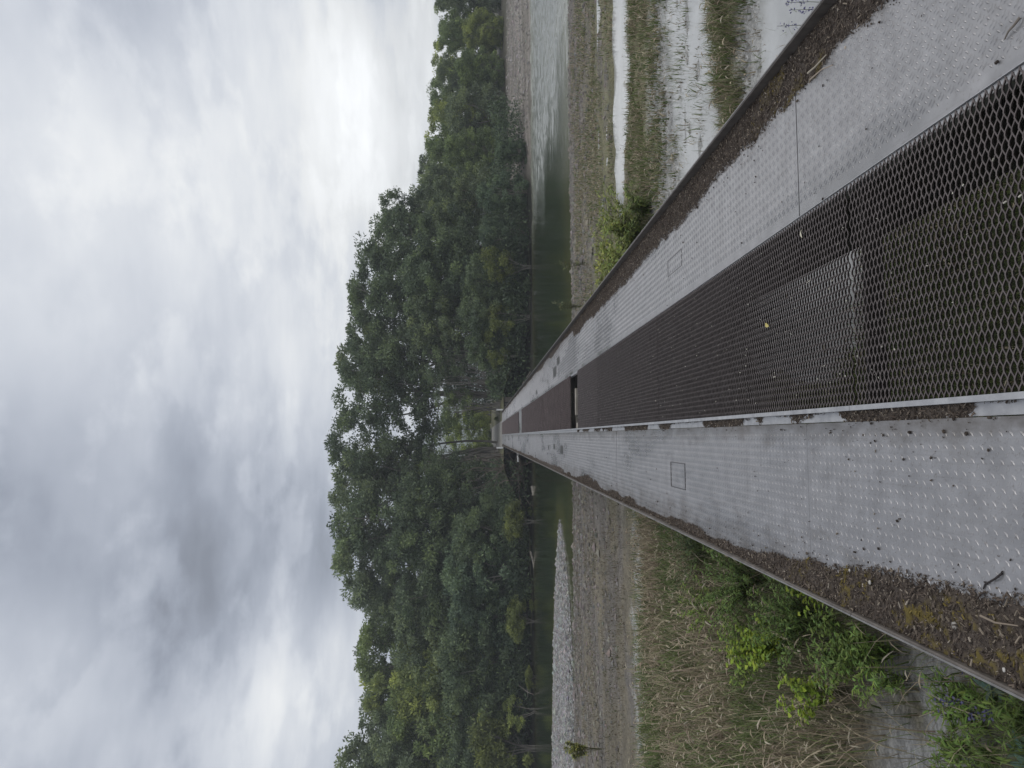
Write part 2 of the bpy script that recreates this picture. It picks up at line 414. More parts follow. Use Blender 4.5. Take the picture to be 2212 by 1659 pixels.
def litter_bed(name, x_of, wfun, sgn, y0, y1, hmax, dens, label, z0=.001, n_u=14, moss=None):
    ys = np.arange(y0, y1, .012 if y1 - y0 < 16 else .02); u = np.linspace(0, 1, n_u)
    W = wfun(ys)
    X = x_of + sgn * (W[:, None] * u[None])
    Yg = np.broadcast_to(ys[:, None], X.shape)
    rag = fbm(X * 60, Yg * 60, 3)
    Z = z0 + hmax * (1 - u[None] ** 1.3) * sstep(0, .10, W)[:, None] * (.55 + .9 * fbm(X * 25, Yg * 25, 3)) + .010 * (rag - .52) - .002 * u[None]
    c0 = np.array([.040, .032, .027]); c1 = np.array([.088, .072, .060])
    t = fbm(X * 40 + 9, Yg * 40, 3)[..., None]
    C = c0 * (1 - t) + c1 * t
    if moss: 
        mm = moss(X, Yg)[..., None]; C = C * (1 - mm) + np.array([.10, .078, .022]) * (.4 + 1.1 * rag[..., None]) * mm
        Z = Z + .010 * mm[..., 0] * (rag + .2)
    a, b = X.shape
    i = (np.arange(a - 1)[:, None] * b + np.arange(b - 1)[None])
    F = np.stack([i, i + 1, i + b + 1, i + b], -1).reshape(-1, 4)
    if sgn > 0: pass
    keep = (W[:-1] > .006)[:, None] & np.ones((1, b - 1), bool)
    F = F.reshape(a - 1, b - 1, 4)[keep]
    V = np.stack([X, Yg, Z], -1).reshape(-1, 3); C = C.reshape(-1, 3)
    # chips
    area = float(np.sum(W) * (ys[1] - ys[0])); n = int(area * dens)
    yy = rng.choice(ys, n, p=W / W.sum()) + rng.uniform(0, .012, n)
    uu = rng.random(n) ** 1.1 * 1.06
    ww = np.interp(yy, ys, W); xx = x_of + sgn * ww * np.clip(uu + rng.normal(0, .02, n), .01, 1.12)
    zz = z0 + hmax * (1 - np.clip(uu, 0, 1) ** 1.3) * sstep(0, .10, ww) * (.55 + .9 * fbm(xx * 25, yy * 25, 3)) + rng.uniform(.001, .006, n)
    L = np.exp(rng.normal(math.log(.0072), .62, n)); L = np.clip(L, .003, .03) ; wd = np.clip(L * rng.uniform(.12, .4, n), .0016, .006)
    cc = np.array(BR)[rng.choice(6, n, p=PW)] * rng.uniform(.75, 1.3, (n, 1))
    if moss:
        mm = moss(xx, yy); cc = np.where((mm * .75 > rng.random(n))[:, None], np.array([.13, .10, .028]) * rng.uniform(.4, 1.4, (n, 1)), cc)
    cv, cf = chips(xx, yy, zz, L, wd, rng.uniform(0, np.pi, n), rng.normal(0, .35, n))
    V2 = np.concatenate([V, cv]); F2 = np.concatenate([F, cf + len(V)]); C2 = np.concatenate([C, np.repeat(cc, 8, 0)])
    o = build(name, V2, F2, M_CHIP, None, False, C2)
    return tag(o, label, 'leaf litter', kind='stuff')
def chips(x, y, z, L, w, th, tilt):
    """small splinters: thin boxes without a bottom"""
    loc = np.array([[-.5, -.5, 0], [.5, -.5, 0], [.5, .5, 0], [-.5, .5, 0], [-.42, -.35, 1], [.42, -.35, 1], [.42, .35, 1], [-.42, .35, 1]])
    a = loc[None, :, 0] * L[:, None]; b = loc[None, :, 1] * w[:, None]; c = loc[None, :, 2] * (w * .6)[:, None]
    zz = c + a * np.sin(tilt)[:, None]; a = a * np.cos(tilt)[:, None]
    ct, sn = np.cos(th)[:, None], np.sin(th)[:, None]
    V = np.stack([x[:, None] + ct * a - sn * b, y[:, None] + sn * a + ct * b, z[:, None] + zz], -1)
    f = np.array([[4, 5, 6, 7], [0, 1, 5, 4], [1, 2, 6, 5], [2, 3, 7, 6], [3, 0, 4, 7]])
    F = (f[None] + 8 * np.arange(len(x))[:, None, None]).reshape(-1, 4)
    return V.reshape(-1, 3), F
def moss_l(x, y): return np.clip(sstep(.56, .72, fbm(x * 9 + 3, y * 5, 3) * .6 + .4 * fbm(x * 45, y * 45, 2)) * sstep(3.9, 3.2, y) * sstep(-.52, -.6, x), 0, 1)
def moss_r(x, y): return np.clip(sstep(.60, .72, fbm(x * 9 + 1, y * 5, 3)) * sstep(4.2, 3.2, y), 0, 1) * .6
litter_bed('leaf_litter', XR1, edge_r, -1, 1.2, 14.0, .022, 19000, 'brown band of wood chips and needles along the right kerb of the bridge', moss=moss_r)
litter_bed('leaf_litter', XL0, edge_l, 1, 1.2, 14.0, .026, 19000, 'brown mossy band of chips and twigs along the left kerb of the bridge', moss=moss_l)
litter_bed('leaf_litter', XG0 - .018, edge_in, -1, 1.2, 12.0, .012, 16000, 'dark crumbs filling the narrow gutter left of the mesh strip', z0=-.010)
litter_bed('leaf_litter', XR1, edge_r, -1, 14.0, 57.0, .02, 2500, 'thin speckled litter along the far right kerb', n_u=6)
litter_bed('leaf_litter', XL0, lambda y: .06 + .06 * fbm(y * 1.5, y * 0 + 3), 1, 14.0, 57.0, .02, 2500, 'thin speckled litter along the far left kerb', n_u=6)
# grit scattered over the plates and mesh
n = 15000
sx = np.where(rng.random(n) < .5, rng.uniform(XL0, XL1, n), rng.uniform(XR0, XR1, n)); sy = 1.5 + rng.gamma(1.6, 3.0, n)
edge = np.minimum(np.abs(sx - XL0), np.abs(sx - XR1)); inn = np.abs(sx - XL1)
kp = (rng.random(n) < np.exp(-np.clip(edge - np.where(sx < .5, edge_l(sy), edge_r(sy)), 0, 9) / .05) * .55 + np.where(sy < 3.6, .8, .3) * np.exp(-inn / np.where(sy < 3.2, .09, .03)) * (sx < XL1 + .01) * (.2 + fbm(sx * 3, sy * 3)) + .012)
kp2 = kp
sx, sy = sx[kp2], sy[kp2]; n = len(sx)
L = np.clip(np.exp(rng.normal(math.log(.0055), .5, n)), .002, .013)
cv, cf = chips(sx, sy, np.full(n, .003), L, L * rng.uniform(.3, .9, n), rng.uniform(0, 3.14, n), rng.normal(0, .1, n))
o = build('grit', cv, cf, M_CHIP, None, False, np.repeat(np.array(BR)[rng.choice(6, n, p=[.45, .2, .15, .08, .02, .1])] * .8, 8, 0))
tag(o, 'dark crumbs and grit scattered over the ribbed steel plates', 'grit', kind='stuff')
n = 260
sx = rng.uniform(XG0 + .03, XG1 - .03, n); sy = 1.8 + rng.gamma(1.5, 3, n); L = rng.uniform(.004, .011, n)
cv, cf = chips(sx, sy, np.full(n, .018), L, L * .5, rng.uniform(0, 3.14, n), rng.normal(0, .5, n))
o = build('petals', cv, cf, M_CHIP, None, False, np.repeat(np.array([.42, .40, .34]) * rng.uniform(.5, 1.3, (n, 1)), 8, 0))
tag(o, 'pale dried seed fluff and petals caught on the mesh strip', 'plant debris', kind='stuff')

def twig(name, pts, r, col, label):
    mb = MB(); mb.tube(pts, np.linspace(r, r * .5, len(pts)), 6)
    V, F = mb.get(); o = build(name, V - V.mean(0), F, M_CHIP, None, True, np.tile(np.array(col), (len(V), 1)))
    o.location = V.mean(0); return tag(o, label, 'twig')
def deck(px, py, z=.004): return P(px, py, z)
twig('twig', [deck(2165, 1238), deck(2150, 1250, .012), deck(2128, 1262), deck(2124, 1272)], .004, (.035, .03, .03), 'black forked twig lying on the left plate close to the camera')
twig('twig', [deck(2203, 38), deck(2190, 55, .012), deck(2178, 68, .01), deck(2170, 85)], .0045, (.16, .14, .12), 'thin pale grey twig on the right plate at the corner')
twig('twig', [deck(1745, 158, .03), deck(1760, 145, .035), deck(1785, 118, .03)], .005, (.34, .3, .24), 'long pale stick lying in the right litter band')
twig('twig', [deck(1750, 172, .03), deck(1775, 150, .03), deck(1800, 140, .025)], .004, (.3, .25, .2), 'shorter pale stick beside the long one in the right litter band')
twig('twig', [deck(2118, 1330, .03), deck(2150, 1345, .03), deck(2200, 1352, .02)], .004, (.22, .18, .14), 'brown curved twig in the left litter band')
# willow leaf on the mesh
def small_leaf(name, px, py, z, L, W, ang, col, label):
    c = P(px, py, z); t = np.linspace(0, 1, 7); w = W * np.sin(np.pi * t) ** .8 * (1 - .3 * t); mid = np.stack([(t - .5) * L, 0 * t, .006 * np.sin(np.pi * t)], 1)
    V = np.concatenate([mid + np.stack([0 * t, w, .003 + 0 * t], 1), mid, mid - np.stack([0 * t, w, -.003 + 0 * t], 1)])
    F = [[r * 7 + i, r * 7 + i + 1, (r + 1) * 7 + i + 1, (r + 1) * 7 + i] for r in range(2) for i in range(6)]
    o = build(name, V, F, M_BLADE, None, True, np.tile(np.array(col), (len(V), 1))); o.location = c; o.rotation_euler = (0, .1, ang)
    return tag(o, label, 'leaf')
small_leaf('fallen_leaf', 1658, 702, .024, .075, .014, R(70), (.55, .47, .16), 'yellow narrow leaf lying on the dark mesh strip')
small_leaf('fallen_leaf', 1733, 505, .022, .05, .008, R(20), (.6, .57, .45), 'pale curled leaf on the mesh near the right plate')
def stone_vf(n=1):
    pass
def pebble(px, py, r, z, col, label):
    c = P(px, py, z); u = np.linspace(0, np.pi, 7); v = np.arange(8) * np.pi / 4
    V = np.array([[r * 1.2 * math.sin(a) * math.cos(b), r * math.sin(a) * math.sin(b), r * .6 * math.cos(a)] for a in u for b in v]); V *= 1 + .12 * rng.standard_normal((len(V), 1)) * .6
    F = [[i * 8 + j, i * 8 + (j + 1) % 8, (i + 1) * 8 + (j + 1) % 8, (i + 1) * 8 + j] for i in range(6) for j in range(8)]
    o = build('pebble', V, F, M_STONE, None, True, np.tile(np.array(col), (len(V), 1))); o.location = c; return tag(o, label, 'pebble')
pebble(2062, 1351, .012, .022, (.26, .245, .22), 'round grey pebble in the left litter band beside yellow moss')
pebble(1835, 1232, .006, .026, (.4, .38, .35), 'pale small stone at the inner edge of the left litter')
pebble(2169, 1447, .0065, .028, (.5, .48, .45), 'white chip in the left litter near the kerb corner')
pebble(1879, 1258, .008, .024, (.34, .32, .29), 'lumpy light stone in the left litter, nearest the lone patch of plate')
pebble(1826, 103, .007, .024, (.4, .34, .28), 'pinkish chip of wood in the right litter by a stick')

# ------------------------------------------------------------------ terrain
ZW, ZP = -2.5, -2.03
pool_a = [P(px, py, ZP)[:2] for px, py in [(1327, -90), (1326, 150), (1330, 300), (1334, 420), (1342, 440), (1352, 350), (1361, 200), (1365, 60), (1367, -90)]]
pool_b = [(15, 13.9), (8.4, 13.7), (5.6, 13.3), (4.4, 12.6), (3.4, 11.4), (2.4, 10.4), (1.6, 9.7), (.9, 8.7), (.8, 7.4), (1.2, 6.3), (2.5, 5.4), (4, 5.4), (8, 6.0), (15, 7.5)]
bar_l = [P(px, py, -2.42)[:2] for px, py in [(1206, 1118), (1199, 1250), (1195, 1400), (1193, 1560), (1191, 1720), (1241, 1720), (1238, 1560), (1234, 1420), (1228, 1300), (1219, 1200)]]
def terrain(x, y):
    x = np.asarray(x, float); y = np.asarray(y, float)
    wob = 1.0 * (fbm(x * .22, y * .0 + 3.3) - .5) * 2
    yy = y + wob * sstep(20, 34, y)
    z = np.interp(yy, [-30, 0, 3, 6, 12, 16, 20, 27, 31.2, 32.6, 36, 45, 55, 57.6, 58.6, 62, 70, 90, 200, 900],
                  [-1.2, -1.4, -1.55, -1.75, -1.90, -1.95, -2.0, -2.15, -2.36, -2.54, -2.95, -3.3, -2.9, -2.56, -2.38, -1.9, -1.5, -.7, .3, 1.0])
    left = sstep(-.5, -3, x)
    z = z + left * np.interp(y, [0, 4, 10, 16, 24, 30], [-.05, .0, .08, -.02, 0, 0])
    near = sstep(32, 20, y)
    z = z + (.16 * (fbm(x * .7, y * .7) - .5) + .06 * (fbm(x * 3, y * 3, 3) - .5)) * near
    z = z + .05 * (fbm(x * 1.2, y * 1.2, 3) - .5) * (1 - near)
    # pools
    e = .75 * (fbm(x * .9, y * 1.8, 5) - .5)
    da = sdist(pool_a, x, y) + e * 1.2; db = sdist(pool_b, x, y) + e * 2.2
    hum = np.exp(-(((x - 9.2) / 6.2) ** 2 + ((y - 9.9 - .10 * (x - 8)) / (.25 + .085 * np.clip(x, 1, 9))) ** 2) ** 1.5) * (.55 + .9 * fbm(x * 1.1, y * 2.2, 4))
    z = z * (1 - sstep(-.5, .25, da)) + (-2.10) * sstep(-.5, .25, da)
    kb = sstep(-.5, .3, db)
    z = z * (1 - kb) + (-2.07 + .24 * (fbm(x * 1.3, y * 3.6, 5) - .50)) * kb
    z = z + hum * .26
    ub = sstep(.25, .6, np.exp(-(((x - 1.4) / .85) ** 2 + ((y - 7.8 - .5 * (x - 1.4)) / 1.9) ** 2)) + .55 * (fbm(x * 2.2, y * 2.2, 3) - .5)); z = z * (1 - ub) + -2.12 * ub
    # keep a ridge between the pools
    dl = sdist(bar_l, x, y) + .5 * (fbm(x * .8, y * .8) - .5)
    z = np.maximum(z, np.where(dl > -1.5, -2.56 + .22 * sstep(-.7, 1.6, dl), -9))
    return z
def axis(lo, hi, a, b, fine, grow=1.25, coarse=25):
    core = list(np.arange(a, b, fine)); s = fine; v = a
    left = []
    while v > lo: s = min(s * grow, coarse); v -= s; left.append(v)
    s = fine; v = core[-1]; right = []
    while v < hi: s = min(s * grow, coarse); v += s; right.append(v)
    return np.array(left[::-1] + core + right)
ax = axis(-300, 300, -16, 20, .12); ay = np.concatenate([axis(-60, 34, 2, 34, .12)[:-1], np.arange(34.05, 84, .6), 84 * 1.09 ** np.arange(1, 26)])
GX, GY = np.meshgrid(ax, ay); GZ = terrain(GX, GY)
def ground_col(x, y, z):
    f = fbm(x * .5 + 5, y * .8 + 2); f2 = fbm(x * 2.3, y * 2.3)
    gravel = np.array([.145, .130, .112]); silt = np.array([.36, .36, .355]); soil = np.array([.13, .115, .075]); olive = np.array([.15, .145, .075]); dry = np.array([.15, .13, .09]); lg = np.array([.21, .205, .197])
    C = np.ones(x.shape + (3,)) * gravel
    def mixc(m, c):
        nonlocal C; C = C * (1 - m[..., None]) + c * m[..., None]
    mixc(sstep(31, 27, y) * sstep(.36, .6, f) * .9, dry)
    mixc(sstep(26, 21, y) * sstep(.30, .55, f2 * .6 + f * .4) * .85 * sstep(-3, 0, x), olive)
    left = sstep(-.6, -1.4, x)
    mixc(left * sstep(14.5, 12.5, y + 1.5 * (f - .5)), soil)
    mixc(left * sstep(17.2, 16.4, y + 1.6 * (f2 - .5)) * sstep(15.2, 16.0, y + .8 * (f2 - .5)), silt)
    mixc(left * sstep(13.9, 14.6, y + 1.4 * (f2 - .5)) * sstep(16.2, 15.6, y + 1.2 * (f2 - .5)) * sstep(.2, .6, fbm(x * 1.5, y * 3)), olive * .8)
    mixc(left * np.exp(-(((x + 2.6) / 1.5) ** 2 + ((y - 5.3) / .85) ** 2) ** 2) * sstep(.22, .4, f2), silt * .62)
    mixc(left * np.exp(-(((x + 3.4) / 1.0) ** 2 + ((y - 4.4) / .3) ** 2) ** 2) * .7, silt)
    right = sstep(.8, 1.4, x) * sstep(15, 14.2, y)
    mixc(right * .85 * np.ones_like(x), silt * .95)
    mixc(sstep(-1.96, -1.88, z) * sstep(14, 12, y) * right, olive * .8)
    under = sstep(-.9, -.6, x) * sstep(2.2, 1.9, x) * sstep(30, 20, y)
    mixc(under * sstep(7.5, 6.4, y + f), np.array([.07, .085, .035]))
    mixc(sstep(-.4, .3, sdist(bar_l, x, y)) * sstep(25, 28, y), lg)
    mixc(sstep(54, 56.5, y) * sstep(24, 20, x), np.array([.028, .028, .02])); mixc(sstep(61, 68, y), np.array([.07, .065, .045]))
    far_r = sstep(57, 58, y) * sstep(80, 72, y) * sstep(22, 27, x + 3 * (f - .5)); mixc(far_r, np.array([.25, .225, .20])); mixc(far_r * sstep(.5, .6, fbm(x * .5, y * 1.3, 5)) * .7, np.array([.10, .09, .065]))
    st = (.62 + .75 * fbm(x * .35 + 4, y * 2.6, 5)) * np.where(y > 57, 1., 1.) ; C = C * np.where((y > 14.5) & (y < 80), st, 1.)[..., None]
    wet = sstep(-2.34, -2.52, z) * sstep(26, 30, y) * sstep(50, 45, y); mixc(wet * .75, np.array([.10, .095, .06]))
    return C
GC = ground_col(GX, GY, GZ)
a, b = GX.shape
i = np.arange(a - 1)[:, None] * b + np.arange(b - 1)[None]
GF = np.stack([i, i + 1, i + b + 1, i + b], -1).reshape(-1, 4)
struct(build('ground', np.stack([GX, GY, GZ], -1).reshape(-1, 3), GF, M_GROUND, None, True, GC.reshape(-1, 3)))
# river: one sheet, shallow and olive at the near edge
rx = axis(-300, 300, 4, 52, .15); ry = axis(28, 66, 31, 60, .15)
RX, RY = np.meshgrid(rx, ry)
RZ = np.maximum(terrain(RX, RY), -3.3); dep = np.clip((ZW - RZ) / .55, 0, 1)[..., None]
RC = np.array([.07, .072, .03]) * (1 - dep) + np.array([.021, .030, .015]) * dep
riff = sstep(14, 22, RX + 9 * (fbm(RX * .15, RY * .3) - .5)) * sstep(70, 52, RX)
RC = RC + (riff * .75)[..., None] * np.array([.24, .245, .24])  # sky sheen on the riffle painted into the water colour
WZ = ZW + riff * (.22 * (fbm(RX * 1.1, RY * 2.4, 3) - .5)) * sstep(31, 34, RY)
a, b = RX.shape; i = np.arange(a - 1)[:, None] * b + np.arange(b - 1)[None]
struct(build('river', np.stack([RX, RY, WZ], -1).reshape(-1, 3), np.stack([i, i + 1, i + b + 1, i + b], -1).reshape(-1, 4), M_RIVER, None, True, RC.reshape(-1, 3)))
def sheet(name, x0, x1, y0, y1, z, mat):
    return struct(build(name, [[x0, y0, z], [x1, y0, z], [x1, y1, z], [x0, y1, z]], [[0, 1, 2, 3]], mat))
sheet('puddle', .0, 30, 4.6, 14.6, ZP, M_POOL)
sheet('puddle', 2.2, 34, 15.2, 21.5, ZP + .002, M_POOL)
# path beyond the far end
pv = [P(1086, 968, -.02), P(1086, 905, -.02)]
mb = MB(); mb.add([[-1.0, YB1 + .3, -.06], [1.3, YB1 + .3, -.06], [1.0, 95, .5], [-2.0, 95, .5]], [[0, 1, 2, 3]])
V, F = mb.get(); struct(build('path', V, F, M_GROUND, None, False, np.tile([.25, .24, .22], (4, 1))))
# earth bank carrying the far end of the bridge
ex = np.linspace(-16, 16, 40); ey = np.linspace(YB1 + .05, 110, 40); EX, EY = np.meshgrid(ex, ey)
EZ = -.1 + .012 * (EY - YB1) - 2.2 * sstep(2.6, 9, np.abs(EX - .6)) + .3 * (fbm(EX * .4, EY * .4) - .5) * sstep(2, 3, np.abs(EX - .6))
a, b = EX.shape; i = np.arange(a - 1)[:, None] * b + np.arange(b - 1)[None]
ec = np.array([.12, .115, .06]) * (.6 + .8 * fbm(EX, EY))[..., None]
struct(build('embankment', np.stack([EX, EY, EZ - .04], -1).reshape(-1, 3), np.stack([i, i + 1, i + b + 1, i + b], -1).reshape(-1, 4), M_GROUND, None, True, ec.reshape(-1, 3)))

# ------------------------------------------------------------------ stones
def stones(name, x, y, r, label, base=(.34, .33, .315)):
    z = terrain(x, y); n = len(x)
    o8 = np.array([[1, 0, 0], [.3, .8, .1], [-.6, .6, 0], [-1, -.1, .1], [-.4, -.8, 0], [.5, -.7, .1], [.1, .05, .75], [0, 0, -.5]])
    th = rng.uniform(0, 6.28, n); ct, sn = np.cos(th)[:, None], np.sin(th)[:, None]
    sc = rng.uniform(.7, 1.2, (n, 3)) * r[:, None]
    a = o8[None, :, 0] * sc[:, :1]; b = o8[None, :, 1] * sc[:, 1:2]; c = o8[None, :, 2] * sc[:, 2:] * .8
    V = np.stack([x[:, None] + ct * a - sn * b, y[:, None] + sn * a + ct * b, z[:, None] + r[:, None] * .15 + c], -1).reshape(-1, 3)
    f = np.array([[i, (i + 1) % 6, 6] for i in range(6)])
    F = (f[None] + 8 * np.arange(n)[:, None, None]).reshape(-1, 3)
    C = np.repeat(np.array(base) * rng.uniform(.5, 1.45, (n, 1)) * (1 + .05 * rng.standard_normal((n, 3))), 8, 0)
    return tag(build(name, V, F, M_STONE, None, False, C), label, 'gravel', kind='stuff')
def in_poly(poly, n, pad=0.):
    poly = np.asarray(poly); lo, hi = poly.min(0), poly.max(0)
    x = rng.uniform(lo[0], hi[0], n * 4); y = rng.uniform(lo[1], hi[1], n * 4); k = sdist(poly, x, y) > pad
    return x[k][:n], y[k][:n]
x, y = in_poly(bar_l, 16000, .0); stones('gravel_stones', x, y, np.exp(rng.normal(math.log(.055), .4, len(x))), 'pale grey stones of the gravel island in the river', (.225, .22, .212))
n = 15000; y = rng.uniform(19, 32.2, n); x = rng.uniform(-22, 26, n); k = (rng.random(n) < sstep(17, 30, y) * .9 + .1) & (terrain(x, y) > -2.56)
x, y = x[k], y[k]; stones('gravel_stones', x, y, np.exp(rng.normal(math.log(.05), .45, len(x))), 'grey brown stones strewn over the near shore', (.16, .145, .128))

# ------------------------------------------------------------------ grass
def blades(x, y, z, h, w, th, bend, cb, ct, seg=3):
    n = len(x); t = np.linspace(0, 1, seg + 1)
    cur = (t ** 1.8)[None] * (bend * h)[:, None]
    px = x[:, None] + np.cos(th)[:, None] * cur; py = y[:, None] + np.sin(th)[:, None] * cur
    pz = z[:, None] + h[:, None] * (t[None] - .35 * np.clip(bend, 0, 2)[:, None] * t[None] ** 2.5)
    ww = w[:, None] * (1 - .9 * t[None] ** 1.5) * .5
    sx, sy = -np.sin(th + rng.normal(0, .8, n))[:, None], np.cos(th + rng.normal(0, .8, n))[:, None]
    V = np.stack([np.stack([px - sx * ww, py - sy * ww, pz], -1), np.stack([px + sx * ww, py + sy * ww, pz], -1)], 2)
    base = np.arange(n)[:, None] * (2 * (seg + 1)) + 2 * np.arange(seg)[None]
    F = np.stack([base, base + 1, base + 3, base + 2], -1).reshape(-1, 4)
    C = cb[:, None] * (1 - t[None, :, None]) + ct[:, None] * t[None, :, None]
    return V.reshape(-1, 3), F, np.repeat(C, 2, 1).reshape(-1, 3), (px[:, -1], py[:, -1], pz[:, -1])
def heads(x, y, z, th, L, w, c):
    """drooping seed heads: four-sided spindles"""
    n = len(x); t = np.array([0, .35, .75, 1.]); r = np.array([.3, 1, .7, .05])
    dx = np.cos(th); dy = np.sin(th)
    ce = np.stack([x[:, None] + dx[:, None] * t * L[:, None], y[:, None] + dy[:, None] * t * L[:, None], z[:, None] + L[:, None] * (.25 * t - .55 * t ** 2)], -1)
    offs = np.stack([np.stack([-dy, dx, 0 * dx], -1), np.tile([0, 0, 1.], (n, 1)), np.stack([dy, -dx, 0 * dx], -1), np.tile([0, 0, -1.], (n, 1))], 1)
    V = ce[:, :, None] + offs[:, None] * (w[:, None, None, None] * r[None, :, None, None])
    base = np.arange(n)[:, None, None] * 16 + np.arange(3)[None, :, None] * 4; j = np.arange(4)[None, None]; j2 = (j + 1) % 4
    F = np.stack([base + j, base + j2, base + 4 + j2, base + 4 + j], -1).reshape(-1, 4)
    return V.reshape(-1, 3), F, np.repeat(c, 16, 0)
class Veg:
    def __init__(s): s.V = []; s.F = []; s.C = []; s.n = 0
    def add(s, V, F, C): s.V.append(V); s.F.append(F + s.n); s.C.append(C); s.n += len(V)
    def build(s, name, label, cat, kind='stuff', group=None, loc=None):
        V = np.concatenate(s.V)
        if loc is not None: V = V - np.asarray(loc)
        o = build(name, V, np.concatenate(s.F), M_BLADE, None, False, np.concatenate(s.C))
        if loc is not None: o.location = loc
        return tag(o, label, cat, group, kind)
def pick(cols, p, n, v=.25): return np.array(cols)[rng.choice(len(cols), n, p=p)] * rng.uniform(1 - v, 1 + v, (n, 1))
DRYC = [(.50, .43, .30), (.37, .31, .21), (.22, .18, .12), (.39, .30, .235)]
GRNC = [(.13, .18, .055), (.17, .215, .07), (.095, .14, .05), (.19, .21, .085)]
def meadow(veg, x, y, hmin, hmax, dryf, wid=.006, head=.25, dark=1.):
    n = len(x); z = terrain(x, y) - .02
    dry = rng.random(n) < dryf
    h = rng.uniform(hmin, hmax, n)
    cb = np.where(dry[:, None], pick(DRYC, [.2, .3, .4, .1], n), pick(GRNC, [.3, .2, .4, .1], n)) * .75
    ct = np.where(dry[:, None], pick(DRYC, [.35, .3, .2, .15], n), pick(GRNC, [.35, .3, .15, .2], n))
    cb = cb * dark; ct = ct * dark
    w = wid * np.where(rng.random(n) < .22, 1.9, 1.) * rng.uniform(.6, 1.4, n) * np.clip(y / 5, .8, 2.6)
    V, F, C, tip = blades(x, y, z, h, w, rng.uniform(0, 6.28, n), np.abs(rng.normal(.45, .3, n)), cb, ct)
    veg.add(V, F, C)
    k = (rng.random(n) < head) & dry
    m = int(k.sum())
    if m:
        V, F, C = heads(tip[0][k], tip[1][k], tip[2][k], rng.uniform(0, 6.28, m), rng.uniform(.05, .15, m), rng.uniform(.0035, .0075, m) * np.clip(y[k] / 5, 1, 1.8), pick([(.42, .36, .25), (.34, .27, .2), (.48, .43, .33)], [.45, .35, .2], m))
        veg.add(V, F, C)
# left meadow
def left_density(x, y):
    f = fbm(x * 1.1 + 3, y * 1.1, 4); d = sstep(.26, .48, f)
    bare = np.exp(-(((x + 2.6) / 1.4) ** 2 + ((y - 5.3) / .75) ** 2) ** 2) * .90
    return np.clip(d * (1 - bare) + .06, 0, 1) * sstep(-1.0, -1.15, x)
n = 150000; x = -1.0 - rng.random(n) * 15; y = 2.2 + 13.2 * rng.random(n) ** 1.25
k = (rng.random(n) < left_density(x, y)) & (x > -(1.8 + y * .92)); x, y = x[k], y[k]
veg = Veg()
f = fbm(x * .8, y * .8 + 7, 3)
dryf = np.clip(.48 + 1.8 * (f - .5) - .55 * sstep(-2.2, -1.2, x) - .45 * sstep(4.6, 3.8, y), .06, .92)
meadow(veg, x, y, .14, .58, dryf, .0055, .14)
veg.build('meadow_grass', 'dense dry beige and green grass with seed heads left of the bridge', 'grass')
# low fringe left behind the meadow, at the gravel
n = 26000; x = -1.0 - rng.random(n) * 22; y = rng.uniform(13.6, 16.6, n); k = rng.random(n) < sstep(.35, .6, fbm(x * .6, y * 1.5)); veg = Veg()
meadow(veg, x[k], y[k], .06, .22, .45, .005, .05); veg.build('fringe_grass', 'low olive fringe of grass between meadow and grey gravel on the left', 'grass')
n = 75000; x = rng.uniform(-24, -1.2, n); y = rng.uniform(16.5, 31, n); k = rng.random(n) < sstep(.36, .62, fbm(x * .5, y * 1.6)) * .8; veg = Veg()
meadow(veg, x[k], y[k], .03, .12, .8, .005, 0., dark=.5); veg.build('gravel_weeds', 'sparse brown weeds over the gravel shore left of the bridge', 'weeds')
# right side bands
veg = Veg()
n = 60000; x = rng.uniform(1.6, 20, n); y = rng.uniform(18.9, 31, n); k = (rng.random(n) < sstep(.3, .6, fbm(x * .5, y * 1.2)) * (1 - .6 * sstep(24, 30, y))) & (terrain(x, y) > ZP + .0 - .25) & (x < 2.5 + y * .6)
k &= ~(sdist(pool_a, x, y) > -.1)
meadow(veg, x[k], y[k], .05, .20, .55, .006, .05)
n = 42000; x = rng.uniform(1.6, 13, n); y = rng.uniform(13.2, 16.9, n); k = (terrain(x, y) > ZP + .015) & (rng.random(n) < .25 + sstep(.3, .6, fbm(x * .9, y * 1.5)))
meadow(veg, x[k], y[k], .05, .24, .45, .005, .05)
veg.build('shore_grass', 'olive brown low grass on the strips between the puddles right of the bridge', 'grass')
veg = Veg()
n = 24000; x = rng.uniform(1.2, 13, n); y = rng.uniform(5.4, 13.6, n); k = (terrain(x, y) > ZP - .13) & (rng.random(n) < sstep(.40, .66, fbm(x * 1.5, y * 2.4, 4)) * sstep(5, 10, y + 1) * .9)
meadow(veg, x[k], y[k], .08, .26, .4, .004, .05)
n = 14000; x = rng.uniform(2, 13, n); y = rng.uniform(8.6, 13.9, n); k = (terrain(x, y) > ZP - .22) & (rng.random(n) < sstep(.35, .6, fbm(x * 2.2, y * 6, 4)))
meadow(veg, x[k], y[k], .03, .11, .6, .006, .0, dark=.7)
n = 24000; th = rng.uniform(0, 6.28, n); rr = np.sqrt(rng.random(n)); x = 9.0 + 6.0 * rr * np.cos(th); y = 9.9 + .10 * (x - 8) + (.22 + .075 * np.clip(x, 1, 9)) * rr * np.sin(th)
k = rng.random(n) < .25 + sstep(.3, .55, fbm(x * 2, y * 3)); meadow(veg, x[k], y[k], .08, .34, .42, .0042, .05)
veg.build('drowned_grass', 'thin grass tufts and a long dark clump standing in the white puddle', 'grass')
# under and right beside the bridge
veg = Veg(); n = 42000; x = rng.uniform(-1.0, 3.2, n); y = rng.uniform(1.5, 7.5, n); k = (terrain(x, y) > ZP + .02) & (rng.random(n) < .35 + .65 * sstep(.4, .6, fbm(x * 1.3, y * 1.3)))
meadow(veg, x[k], y[k], .10, .38, .25, .007, .1); veg.build('shaded_grass', 'grass in the shade beneath the mesh of the bridge', 'grass')

